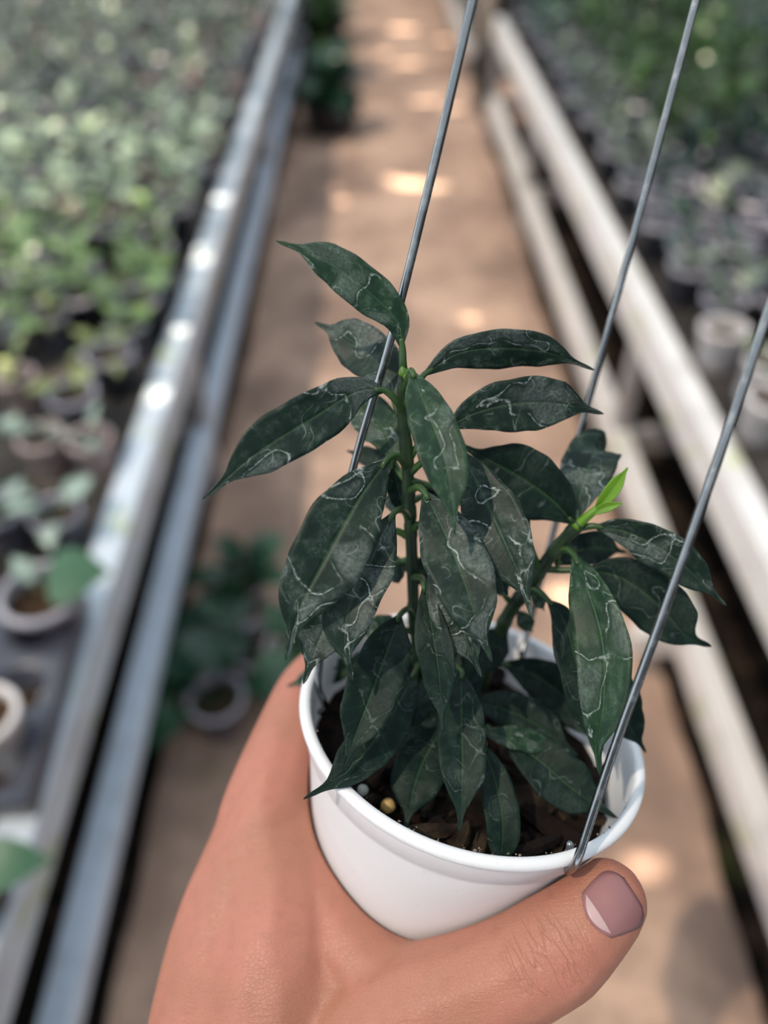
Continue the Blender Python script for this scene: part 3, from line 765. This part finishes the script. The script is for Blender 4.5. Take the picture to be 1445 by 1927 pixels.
# potting mix with bark chips
e1 = np.cross(POT_N, RIGHT); e1 /= np.linalg.norm(e1); e2 = np.cross(e1, POT_N); e2 /= np.linalg.norm(e2)   # e2 ~ right, e1 ~ away/towards
SOIL_H = 0.0175
rg = random.Random(21)
V, Fc = [], []
c0 = POT_C - POT_N * SOIL_H
rings = 12; sg = 40
for j in range(rings + 1):
    q = 0.0437 * j / rings
    for i in range(sg):
        a = i * math.tau / sg
        V.append(c0 + e1 * q * math.cos(a) + e2 * q * math.sin(a) + POT_N * rg.uniform(-0.0016, 0.0012))
for j in range(rings):
    for i in range(sg):
        k = (i + 1) % sg; Fc.append((j * sg + i, j * sg + k, (j + 1) * sg + k, (j + 1) * sg + i))
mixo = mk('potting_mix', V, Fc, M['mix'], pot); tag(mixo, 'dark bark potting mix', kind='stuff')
def chip(center, L, wd, th, ang, tilt, mat, name='bark_chip'):
    d = e1 * math.cos(ang) + e2 * math.sin(ang); d = d * math.cos(tilt) + POT_N * math.sin(tilt)
    s = np.cross(POT_N, d); s /= np.linalg.norm(s); n = np.cross(d, s)
    V, Fc = [], []
    for i, t in enumerate((-0.5, -0.3, 0.0, 0.3, 0.5)):
        w = wd * (0.55, 0.95, 1, 0.9, 0.4)[i] * rg.uniform(0.8, 1.15)
        for (a, b) in ((-1, -0.5), (-0.6, 0.5), (0.5, 0.6), (1, -0.4)):
            V.append(center + d * L * t + s * w * a * 0.5 + n * th * b * rg.uniform(0.7, 1.3))
    for i in range(4):
        for k in range(4): k2 = (k + 1) % 4; Fc.append((i * 4 + k, i * 4 + k2, i * 4 + 4 + k2, i * 4 + 4 + k))
    Fc += [(3, 2, 1, 0), (16, 17, 18, 19)]
    return mk(name, V, Fc, mat, mixo, smooth=False)
for (px, py, L, wd, ang, tilt, m, hh) in ((800, 1562, 0.018, 0.005, 1.4, 0.05, 'bark_a', 0.014), (868, 1578, 0.009, 0.004, 0.4, 0.5, 'bark_a', 0.014), (905, 1590, 0.010, 0.004, 0.3, 0.5, 'bark_a', 0.014),
        (1000, 1500, 0.016, 0.010, 1.5, 0.1, 'bark_a', 0.015), (1050, 1560, 0.022, 0.007, 2.3, 0.1, 'bark_b', 0.014), (1010, 1590, 0.014, 0.004, 1.2, 0.15, 'bark_b', 0.013), (690, 1470, 0.013, 0.006, 0.8, 0.2, 'bark_b', 0.015),
        (935, 1270, 0.010, 0.006, 0.4, 0.2, 'bark_b', 0.015), (1120, 1470, 0.014, 0.007, 0.7, 0.15, 'bark_b', 0.015), (740, 1440, 0.012, 0.007, 2.2, 0.2, 'bark_b', 0.015), (640, 1400, 0.012, 0.006, 0.1, 0.3, 'bark_b', 0.016)):
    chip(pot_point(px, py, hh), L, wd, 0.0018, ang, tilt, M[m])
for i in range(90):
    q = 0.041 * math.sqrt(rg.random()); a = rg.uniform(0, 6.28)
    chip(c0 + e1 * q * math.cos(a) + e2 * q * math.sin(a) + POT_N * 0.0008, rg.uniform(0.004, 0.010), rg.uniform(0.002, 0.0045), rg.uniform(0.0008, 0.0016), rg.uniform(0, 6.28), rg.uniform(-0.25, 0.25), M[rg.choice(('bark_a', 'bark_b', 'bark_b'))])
def bead(px, py, r, mat, lab, hh=0.0145):
    c = pot_point(px, py, hh); V, Fc = [], []
    bm = bmesh.new(); bmesh.ops.create_icosphere(bm, subdivisions=2, radius=r)
    for vv in bm.verts: V.append(c + np.array(vv.co) * rg.uniform(0.94, 1.05))
    Fc = [tuple(x.index for x in q.verts) for q in bm.faces]; bm.free()
    o = mk('granule', V, Fc, mat, mixo); o['label'] = lab
bead(730, 1516, 0.0021, M['bead'], 'round yellowish fertiliser granule')
bead(700, 1505, 0.0018, M['bark_a'], 'dark round granule')
bead(683, 1487, 0.0016, M['perlite'], 'small pale granule')
bead(905, 1400, 0.0016, M['bead'], 'small amber granule')

parts = []
for i in range(46):
    a = rg.gauss(0, 0.55); fr = -e1 if (e1 @ BACK) < 0 else e1
    d = fr * math.cos(a) + e2 * math.sin(a)
    c = POT_C + d * rg.uniform(0.0462, 0.0475) - POT_N * rg.uniform(-0.0002, 0.0008); r_ = rg.uniform(0.00015, 0.00042)
    parts.append((np.array([c + r_ * np.array([rg.uniform(.6, 1.3) * q for q in w]) for w in ((1, 0, 0), (-1, 0, 0), (0, 1, 0), (0, -1, 0), (0, 0, 1), (0, 0, -1))]),
                  [(0, 2, 4), (2, 1, 4), (1, 3, 4), (3, 0, 4), (2, 0, 5), (1, 2, 5), (3, 1, 5), (0, 3, 5)]))
v, f = join(*parts); o = mk('soil_crumbs', v, f, M['crumb'], pot); o['kind'] = 'stuff'

# ------------------------------------------------------------------ the plant
def leaf_profile(t, tip):
    tb = [0, .05, .12, .22, .34, .45, .58, .70, .79, .855, .90, .95, 1.0]
    wv = [.07, .22, .46, .74, .94, 1.0, .97, .82, .56 - .06 * tip, .34 - .15 * tip, .21 - .10 * tip, .12 - .03 * tip, .03]
    g = np.linspace(0, 1, 201); w = np.interp(g, tb, wv)
    k = np.ones(7) / 7; w2 = np.convolve(np.pad(w, 3, mode='edge'), k, 'valid')
    w2[-4:] = np.interp(g[-4:], [g[-4], 1], [w2[-4], 0.012])
    return np.interp(t, g, w2)
def fleaf(pts, hw, petiole=None, roll=0.0, fold=0.22, mat='leaf', tip=1.0, wave=0.10, seed=0, pr=0.00092, roll1=None, droop=0.0, name='leaf'):
    """leaf blade along its midrib (pixel, pixel, depth); hw: apparent half width in pixels; roll: turn about the midrib in degrees"""
    r = random.Random(seed * 13 + int(pts[0][0]) + int(pts[-1][1]))
    P = np.array([CP(*p) for p in pts]); n = 34
    C = catmull(P, n); T = np.gradient(C, axis=0); T /= np.linalg.norm(T, axis=1)[:, None]
    tt = np.linspace(0, 1, n); prof = leaf_profile(tt, tip)
    vs = np.array([-1, -.82, -.6, -.36, -.15, -.045, 0, .045, .15, .36, .6, .82, 1.0])
    ph = [r.uniform(0, 6.28) for _ in range(4)]
    V, uv = [], []
    roll1 = roll if roll1 is None else roll1
    for i, t in enumerate(tt):
        view = -C[i] / np.linalg.norm(C[i])
        s = np.cross(T[i], view); s /= np.linalg.norm(s) + 1e-9
        nn = np.cross(s, T[i])
        a = math.radians(roll + (roll1 - roll) * t)
        s2 = s * math.cos(a) + nn * math.sin(a); n2 = nn * math.cos(a) - s * math.sin(a)
        w = hw * prof[i] * (-C[i][2]) / F / max(0.35, math.cos(a))
        W0 = hw * (-C[i][2]) / F
        for v in vs:
            e = fold * abs(v) * w - droop * v * v * w
            e += wave * W0 * prof[i] * abs(v) ** 1.5 * (math.sin(9.0 * t + ph[0] + (1.3 if v > 0 else 0)) * 0.8 + math.sin(21 * t + ph[1] * v) * 0.35)
            if abs(v) < 0.02: e -= 0.02 * W0 * prof[i]
            wob = 1 + 0.035 * math.sin(13 * t + ph[2] + v) + 0.02 * math.sin(31 * t + ph[3] * v)
            V.append(C2W(C[i] + s2 * w * v * wob + n2 * e)); uv.append((t, v))
    m = len(vs); Fc = []
    for i in range(n - 1):
        for j in range(m - 1): a = i * m + j; Fc.append((a, a + 1, a + m + 1, a + m))
    o = mk(name, V, Fc, M[mat], pot, uv=uv)
    sol = o.modifiers.new('thickness', 'SOLIDIFY'); sol.thickness = 0.00032; sol.offset = -1
    if petiole:
        Q = [C2W(CP(*q)) for q in petiole] + [C2W(C[0]), C2W(C[2])]
        tv, tf = tube(catmull(Q, 14), np.interp(np.linspace(0, 1, 14), [0, .15, .6, 1], [pr * 1.45, pr * 1.1, pr, pr * 0.7]), 8)
        mk('petiole', tv, tf, M['petiole'], o)
    return o
# stems
def sd(y):   # depth of the main stem at image row y
    return float(np.interp(y, [690, 1000, 1330], [0.1865, 0.2075, 0.234]))
def sx(y):
    return float(np.interp(y, [700, 760, 850, 1000, 1150, 1290, 1340], [760, 757, 765, 773, 779, 790, 797]))
def sp_(y, dx=0, dd=0): return (sx(y) + dx, y, sd(y) + dd)
P = np.array([W(sx(y), y, sd(y)) for y in (1340, 1290, 1220, 1150, 1080, 1000, 930, 860, 800, 750, 715, 696)])
PP = catmull(P, 80)
rad = np.interp(np.linspace(0, 1, 80), [0, .5, .85, 1], [.00175, .00165, .0015, .0011])
for yn in (1240, 1165, 1150, 1060, 1000, 960, 920, 870, 840, 800, 770, 735):      # leaf-scar nodes
    k = np.argmin(np.linalg.norm(PP - W(sx(yn), yn, sd(yn)), axis=1)); rad[max(0, k - 1):k + 2] *= 1.16
v, f = tube(PP, rad, 14); mk('main_stem', v, f, M['stem'], pot)
BR = [(905, 1290, 0.238), (930, 1215, 0.231), (960, 1150, 0.224), (1000, 1098, 0.217), (1040, 1040, 0.211), (1075, 1000, 0.206), (1092, 984, 0.204)]
BP = catmull([W(*q) for q in BR], 50)
rad = np.interp(np.linspace(0, 1, 50), [0, .6, 1], [.0021, .0020, .0016])
for k in (18, 26, 33, 40, 46): rad[k:k + 2] *= 1.14
v, f = tube(BP, rad, 14); mk('side_branch', v, f, M['stem'], pot)
# terminal bud of the main stem
v, f = tube(catmull([W(760, 706, .1862), W(758, 696, .1855), W(757, 688, .185)], 8), [.0012, .0013, .0013, .0012, .001, .0008, .0005, .0002], 8); b = mk('bud', v, f, M['bud'], pot)
v, f = tube(catmull([W(764, 715, .1858), W(768, 704, .185), W(766, 694, .1848)], 8), [.0008, .0011, .0012, .0011, .0009, .0006, .0004, .0001], 8); mk('bud_scale', v, f, M['bud'], b)

# upper leaves of the main stem
fleaf([(757, 655, .1845), (742, 597, .182), (668, 528, .178), (590, 478, .175), (520, 453, .174)], 40, [sp_(700), (758, 685, .1855)], roll=-12, mat='leaf_green', seed=1, fold=.15)
fleaf([(741, 752, .196), (716, 690, .200), (660, 640, .205), (592, 606, .209)], 47, [sp_(800), (750, 775, .193)], roll=-8, seed=2, droop=.1)
fleaf([(724, 735, .1855), (672, 737, .182), (580, 792, .178), (480, 855, .174), (383, 940, .172)], 52, [sp_(775), (744, 752, .187)], roll=8, mat='leaf', seed=3, fold=.12)
fleaf([(742, 868, .205), (722, 810, .209), (680, 768, .213), (628, 748, .216)], 40, [sp_(905, -2), (752, 890, .203)], roll=5, mat='leaf_green', seed=4)
fleaf([(740, 880, .215), (700, 862, .219), (652, 848, .222)], 20, [sp_(925, -2), (757, 900, .212)], seed=5, mat='leaf_clean')
fleaf([(797, 706, .1905), (862, 665, .192), (945, 655, .194), (1035, 664, .196), (1118, 697, .198)], 36, [sp_(762, 3), (776, 738, .1885)], roll=-25, seed=6, fold=.12, tip=1.2)
fleaf([(774, 697, .182), (800, 765, .176), (832, 850, .172), (849, 935, .170), (856, 1007, .170)], 46, [sp_(742, 2), (768, 712, .184)], roll=10, mat='leaf_green', seed=7, fold=.10, tip=.7)
fleaf([(840, 805, .1945), (900, 775, .194), (985, 758, .195), (1070, 762, .197), (1136, 779, .199)], 50, [sp_(862, 3), (790, 838, .197)], roll=-18, mat='leaf', seed=8, fold=.14)
fleaf([(1080, 985, .208), (1040, 942, .207), (985, 902, .206), (925, 868, .206), (868, 838, .207)], 60, [(1087, 992, .2055)], roll=14, mat='leaf_clean', seed=9)
fleaf([(868, 850, .190), (906, 925, .186), (950, 1020, .182), (982, 1095, .180), (1001, 1162, .1795)], 54, [sp_(890, 3), (820, 852, .194)], roll=-8, mat='leaf', seed=10, fold=.12)
# middle leaves
fleaf([(731, 862, .184), (672, 945, .179), (607, 1060, .176), (562, 1150, .175), (539, 1242, .1755)], 70, [sp_(878, -2), (750, 860, .189)], roll=6, seed=11, fold=.14, tip=.9)
fleaf([(741, 965, .188), (700, 1050, .184), (660, 1135, .181), (648, 1210, .180), (664, 1281, .181)], 53, [sp_(972, -2), (756, 958, .192)], roll=-6, seed=12, fold=.16)
fleaf([(690, 1040, .203), (640, 1130, .198), (602, 1200, .195), (571, 1287, .194)], 52, [sp_(1010, -2), (735, 1000, .206)], roll=5, seed=13)
fleaf([(798, 925, .188), (840, 1010, .181), (875, 1100, .177), (900, 1180, .1755), (926, 1246, .176)], 60, [sp_(925, 2), (785, 917, .194)], roll=6, seed=14, fold=.10, tip=1.0)
fleaf([(815, 1035, .198), (848, 1120, .192), (878, 1205, .188), (906, 1274, .188)], 46, [sp_(1000, 2), (792, 988, .202)], roll=-5, seed=15)
fleaf([(755, 1062, .219), (800, 1078, .222), (860, 1090, .226), (915, 1105, .230)], 36, [sp_(1052), (748, 1058, .217)], roll=20, mat='leaf_clean', seed=16, tip=.2)
fleaf([(762, 1060, .215), (740, 1066, .219), (715, 1073, .222)], 30, None, roll=10, mat='leaf_clean', seed=161, tip=.1)
fleaf([(792, 935, .206), (835, 928, .209), (880, 950, .212)], 22, [sp_(945, 2)], mat='leaf_clean', seed=17)
fleaf([(768, 965, .210), (745, 948, .213), (714, 936, .216)], 17, [sp_(985, -1)], mat='leaf_green', seed=18)
fleaf([(738, 875, .203), (748, 920, .206), (764, 978, .209)], 20, [sp_(850, -2), (745, 858, .200)], mat='leaf_clean', seed=19, tip=.3)
fleaf([(880, 960, .205), (920, 1040, .203), (955, 1120, .202)], 44, [sp_(905, 4), (840, 925, .206)], mat='leaf_clean', seed=191)
# lower leaves
fleaf([(797, 1100, .195), (812, 1180, .190), (826, 1270, .187), (832, 1380, .187)], 34, [sp_(1085, 2), (793, 1088, .203)], roll=-10, mat='leaf_clean', seed=20, fold=.3)
fleaf([(752, 1158, .205), (730, 1220, .197), (697, 1310, .191), (668, 1385, .188), (645, 1452, .187)], 52, [sp_(1165, -2), (768, 1146, .212)], roll=5, mat='leaf_clean', seed=21, fold=.28)
fleaf([(782, 1262, .214), (748, 1325, .206), (695, 1405, .197), (640, 1462, .190), (571, 1503, .186)], 46, [sp_(1275, -1), (787, 1252, .220)], roll=-8, mat='leaf_clean', seed=22, fold=.22)
fleaf([(830, 1272, .214), (795, 1315, .208), (768, 1355, .205), (742, 1382, .204)], 26, [sp_(1285, 3), (815, 1262, .219)], mat='leaf_clean', seed=23)
fleaf([(868, 1262, .208), (868, 1345, .200), (870, 1430, .194), (868, 1500, .190), (864, 1570, .188)], 46, [sp_(1260, 3), (835, 1245, .218)], roll=4, mat='leaf_clean', seed=24, fold=.2, tip=.8)
fleaf([(838, 1362, .212), (800, 1425, .205), (778, 1485, .200), (762, 1562, .197)], 52, [(848, 1345, .216)], roll=-4, mat='leaf_clean', seed=25, droop=.2)
fleaf([(908, 1400, .208), (932, 1470, .201), (945, 1540, .197), (944, 1605, .196), (938, 1655, .199)], 33, [(900, 1380, .213)], roll=6, mat='leaf_clean', seed=26)
fleaf([(945, 1388, .216), (1010, 1428, .213), (1080, 1487, .209), (1160, 1538, .206)], 50, [(915, 1370, .219)], roll=12, mat='leaf_clean', seed=27)
fleaf([(945, 1248, .233), (1010, 1272, .232), (1080, 1330, .229), (1135, 1415, .226)], 42, [(925, 1245, .233)], roll=-8, mat='leaf_clean', seed=28)
fleaf([(905, 1378, .215), (960, 1386, .214), (1010, 1398, .214), (1062, 1408, .214)], 22, [(893, 1376, .216)], mat='leaf_green', seed=29)
fleaf([(885, 1320, .224), (950, 1335, .222), (1020, 1370, .219), (1088, 1422, .216)], 38, [(872, 1318, .226)], mat='leaf_clean', seed=30, roll=10)
fleaf([(760, 1185, .220), (720, 1182, .223), (676, 1195, .226)], 26, [sp_(1190, -2)], mat='leaf_green', seed=31)
fleaf([(775, 1225, .226), (720, 1235, .229), (670, 1252, .231), (626, 1258, .232)], 24, [sp_(1225, -2)], mat='leaf_clean', seed=32)
fleaf([(745, 1240, .232), (800, 1232, .233), (870, 1240, .234)], 32, [sp_(1240, -2)], mat='leaf_clean', seed=33, tip=.2)
fleaf([(825, 1225, .220), (860, 1260, .217), (905, 1318, .215)], 50, [sp_(1205, 2)], mat='leaf_clean', seed=34, tip=.2)
fleaf([(880, 1262, .226), (915, 1225, .226), (958, 1180, .228)], 36, [(868, 1275, .228)], mat='leaf_clean', seed=35, tip=.2)
fleaf([(830, 1375, .222), (790, 1385, .221), (742, 1395, .221)], 30, [(845, 1372, .222)], mat='leaf_green', seed=36, tip=.2)
fleaf([(845, 1352, .222), (805, 1350, .220), (770, 1358, .220)], 20, None, mat='leaf_green', seed=37)
fleaf([(690, 1240, .238), (630, 1262, .243), (575, 1278, .245), (538, 1292, .247)], 22, [(760, 1245, .236)], mat='leaf_green', seed=38)
# right branch
fleaf([(1086, 975, .209), (1094, 925, .213), (1110, 872, .217), (1122, 845, .221), (1131, 842, .227), (1140, 846, .233)], 50, [(1087, 992, .2055)], roll=8, mat='leaf', seed=39, tip=.3, wave=.2)
fleaf([(1118, 990, .204), (1185, 1003, .2015), (1270, 1050, .199), (1330, 1105, .198), (1366, 1140, .198)], 38, [(1086, 995, .2055), (1100, 992, .205)], roll=-15, seed=40)
fleaf([(1048, 1062, .216), (1090, 1036, .219), (1130, 1030, .222), (1178, 1040, .226)], 32, [(1052, 1030, .2105)], mat='leaf_clean', seed=41)
fleaf([(1100, 1072, .211), (1170, 1088, .2095), (1240, 1140, .208), (1290, 1195, .208), (1338, 1217, .209)], 54, [(1022, 1070, .214), (1055, 1073, .213)], roll=-10, mat='leaf_clean', seed=42)
fleaf([(1080, 1045, .203), (1106, 1110, .194), (1134, 1210, .188), (1136, 1320, .185), (1124, 1400, .185), (1130, 1465, .186)], 50, [(1048, 1035, .210), (1066, 1034, .207)], roll=-8, mat='leaf_green', seed=43, fold=.3)
fleaf([(1030, 1128, .211), (1062, 1170, .205), (1088, 1265, .199), (1102, 1350, .197), (1120, 1420, .197)], 36, [(994, 1108, .2175), (1012, 1112, .214)], roll=6, mat='leaf_clean', seed=44)
fleaf([(1150, 1245, .214), (1168, 1300, .212), (1180, 1355, .211), (1216, 1417, .211)], 34, [(1125, 1215, .216)], mat='leaf_clean', seed=45)
fleaf([(990, 1015, .208), (965, 970, .210), (935, 925, .213)], 30, [(1016, 1075, .214), (1002, 1040, .211)], mat='leaf_clean', seed=46)
fleaf([(950, 1122, .221), (930, 1085, .224), (905, 1050, .227)], 30, [(968, 1140, .2235)], mat='leaf_clean', seed=47)
fleaf([(975, 1150, .224), (990, 1172, .226), (1003, 1190, .228)], 16, None, mat='leaf_green', seed=48)
fleaf([(1000, 1112, .2165), (1012, 1128, .218), (1025, 1150, .220)], 12, None, mat='leaf_green', seed=49)
# bright young shoot
v, f = tube(catmull([W(1082, 993, .2045), W(1105, 972, .203), (W(1124, 957, .202))], 10), np.linspace(.0014, .0010, 10), 8); mk('shoot_stem', v, f, M['shoot'], pot)
fleaf([(1118, 962, .2022), (1142, 935, .201), (1164, 905, .200), (1181, 880, .199)], 13, None, mat='shoot', seed=50, fold=.6, tip=.2, wave=0.02, name='young_leaf')
fleaf([(1112, 968, .202), (1138, 955, .2008), (1155, 951, .200), (1172, 947, .1995)], 9, None, mat='shoot', seed=51, fold=.5, tip=.2, wave=0.02, name='young_leaf')

# ------------------------------------------------------------------ hanger wires
def wire(pts, r=0.00105, n=70):
    v, f = tube(catmull([W(*p) for p in pts], n), r, 12); return mk('hanger_wire', v, f, M['wire'], pot)
wire([(955, -250, .158), (890, 0, .1665), (812, 330, .178), (735, 640, .190), (668, 868, .201), (622, 1080, .214), (601, 1250, .222), (598, 1290, .2225), (606, 1312, .223), (612, 1330, .225), (602, 1342, .226)])
wire([(1372, -250, .195), (1310, 0, .204), (1185, 470, .222), (1060, 930, .246), (1000, 1160, .258), (980, 1238, .2575)])
wire([(1585, 180, .146), (1445, 588, .157), (1348, 872, .1625), (1234, 1193, .1695), (1162, 1390, .1745), (1110, 1545, .178), (1092, 1602, .1795), (1080, 1630, .1815), (1068, 1638, .186)])
# tip of the wire poking up inside the rim
v, f = tube(catmull([W(1060, 1620, .192), W(1068, 1600, .190), W(1074, 1584, .1885)], 8), [.0012, .0012, .0012, .0012, .00125, .00125, .0011, .0006], 10); mk('wire_end', v, f, M['wire'], pot)

# ------------------------------------------------------------------ the hand
def hand_mesh():
    bm = bmesh.new()
    def ball(p, r):
        bmesh.ops.create_icosphere(bm, subdivisions=2, radius=r, matrix=Matrix.Translation(Vector(p)))
    def chain(pts, step=0.0022):
        """pts: (px, py, depth, radius in px)"""
        P = np.array([np.r_[W(x, y, d), r * d / F] for x, y, d, r in pts])
        n = max(2, int(np.sum(np.linalg.norm(np.diff(P[:, :3], axis=0), axis=1)) / step))
        for q in catmull(P, n): ball(q[:3], max(q[3] + 0.0004, 0.002))
    # thumb
    chain([(600, 2080, .205, 155), (690, 1975, .201, 132), (790, 1905, .1975, 118), (870, 1870, .195, 106), (935, 1844, .193, 103), (990, 1815, .192, 101), (1042, 1782, .191, 100), (1090, 1742, .191, 89), (1120, 1715, .1915, 82), (1138, 1696, .192, 77)])
    # index finger and its metacarpal
    chain([(420, 2100, .216, 175), (432, 1900, .219, 148), (455, 1740, .224, 126), (490, 1590, .231, 96), (506, 1515, .235, 88), (540, 1400, .246, 70), (590, 1292, .262, 60), (668, 1236, .282, 55), (760, 1215, .294, 51), (800, 1215, .296, 45)])
    # extensor tendon along the outer edge of the hand
    chain([(470, 1540, .2295, 50), (428, 1650, .2215, 48), (388, 1780, .2135, 50), (350, 1930, .2085, 56)])
    # muscle and web between thumb and index
    chain([(515, 1600, .229, 88), (525, 1700, .220, 108), (520, 1820, .212, 128), (510, 1960, .208, 150)])
    chain([(540, 1530, .235, 66), (566, 1610, .228, 72), (608, 1705, .219, 80), (660, 1790, .2115, 84), (730, 1850, .205, 86), (790, 1880, .200, 96)])
    chain([(590, 1780, .219, 100), (620, 1880, .212, 120), (610, 2000, .210, 140)])
    # middle, ring and little finger, closed round the back of the pot
    chain([(440, 1800, .240, 110), (470, 1650, .252, 84), (505, 1560, .262, 72), (570, 1450, .288, 64), (670, 1385, .310, 58), (770, 1370, .316, 54), (840, 1375, .314, 46)])
    chain([(430, 1880, .252, 100), (470, 1730, .266, 78), (510, 1640, .276, 66), (590, 1540, .302, 60), (690, 1490, .320, 55), (780, 1480, .322, 50), (830, 1485, .320, 43)])
    chain([(430, 1950, .262, 90), (480, 1800, .278, 68), (530, 1725, .288, 58), (610, 1640, .308, 52), (700, 1605, .320, 48), (770, 1600, .320, 42)])
    # palm, wrist, forearm
    chain([(470, 1950, .245, 120), (500, 2100, .240, 165), (520, 2300, .232, 190), (540, 2600, .225, 200), (560, 3000, .222, 220)], 0.004)
    chain([(560, 2060, .222, 170), (560, 2300, .222, 190), (580, 2600, .218, 200), (600, 3000, .216, 225)], 0.004)
    me = bpy.data.meshes.new('hand_raw'); bm.to_mesh(me); bm.free()
    o = bpy.data.objects.new('hand_raw', me); COL.objects.link(o)
    m = o.modifiers.new('r', 'REMESH'); m.mode = 'VOXEL'; m.voxel_size = 0.0011
    m = o.modifiers.new('s', 'SMOOTH'); m.factor = 0.5; m.iterations = 14
    dg = bpy.context.evaluated_depsgraph_get(); dg.update()
    out = bpy.data.meshes.new_from_object(o.evaluated_get(dg))
    bpy.data.objects.remove(o); bpy.data.meshes.remove(me)
    return out
hm = hand_mesh()
hm.name = 'person'
hm.materials.clear(); hm.materials.append(M['skin'])
hm.polygons.foreach_set('use_smooth', [True] * len(hm.polygons))
wr = W(540, 2300, .222)
n = len(hm.vertices); co = np.empty(n * 3, np.float32); hm.vertices.foreach_get('co', co); co = co.reshape(-1, 3)
# keep flesh outside the pot: where it meets the wall it flattens against it
rel = co - POT_C; h = -(rel @ POT_N); radv = rel + np.outer(h, POT_N); rr_ = np.linalg.norm(radv, axis=1)
wall = np.interp(h, [-1, 0, 0.0135, 0.086, 0.0861, 1], [0.0, 0.0502, 0.0462, 0.0350, 0, 0])
ins = (h > -0.002) & (h < 0.0862) & (rr_ < wall + 0.0002)
co[ins] += (radv[ins] / rr_[ins, None]) * (wall[ins] + 0.0002 - rr_[ins])[:, None]
co -= wr
hm.vertices.foreach_set('co', co.astype(np.float32).ravel()); hm.update()
hand = bpy.data.objects.new('person', hm); COL.objects.link(hand); hand.location = wr
ORG[hand.name] = np.array(wr)
tag(hand, 'bare left hand gripping the white pot, thumb lying across its front', 'person')
# thumb nail, laid on the skin
from mathutils.bvhtree import BVHTree
bvh = BVHTree.FromPolygons([tuple(c + wr) for c in co], [tuple(p.vertices) for p in hm.polygons])
def skin_hit(px, py):
    r = C2W(CP(px, py, 1.0)) - CAM; r /= np.linalg.norm(r)
    h = bvh.ray_cast(Vector(CAM), Vector(r)); return (np.array(h[0]), np.array(h[1])) if h[0] is not None else (None, None)
def nail_patch(name, c, ax, L, wd, lift, mat, parent, t0=0.0, t1=1.0, rows=14, b0=0.17, b1=0.0):
    """patch along ax (pixels) from the cuticle c, conforming to the skin"""
    ax = np.array(ax, float); ax /= np.linalg.norm(ax); pe = np.array([-ax[1], ax[0]])
    V, ok = [], True
    vs = np.linspace(-1, 1, 11)
    for i in range(rows):
        t = t0 + (t1 - t0) * i / (rows - 1)
        w = wd * (1 - 0.22 * (1 - t) ** 2) * math.sqrt(max(0.0, 1 - max(0.0, (t - 0.62) / 0.44) ** 2)) 
        for v in vs:
            q = np.array(c) + ax * L * t + pe * w * v + ax * L * (b0 + (b1 - b0) * i / (rows - 1)) * v * v
            p, nn = skin_hit(*q)
            k = 0
            while p is None and k < 30:
                q = q + (np.array(c) + ax * L * 0.4 - q) * 0.08; p, nn = skin_hit(*q); k += 1
            V.append(p + nn * lift * (1 - 0.7 * v * v))
    Fc = [(i * 11 + j, i * 11 + j + 1, i * 11 + 12 + j, i * 11 + 11 + j) for i in range(rows - 1) for j in range(10)]
    o = mk(name, V, Fc, mat, parent)
    sol = o.modifiers.new('thickness', 'SOLIDIFY'); sol.thickness = 0.0004; sol.offset = -0.5
    return o
nl = nail_patch('thumb_nail', (1108, 1732), (0.84, -0.54), 98, 64, 0.0003, M['nail'], hand); nl['label'] = 'broad thumb nail'
lu = nail_patch('lunula', (1111, 1730), (0.84, -0.54), 98, 52, 0.00055, M['lunula'], nl, 0.0, 0.2, 8, 0.17, -0.02); lu['label'] = 'pale half moon at the nail base'
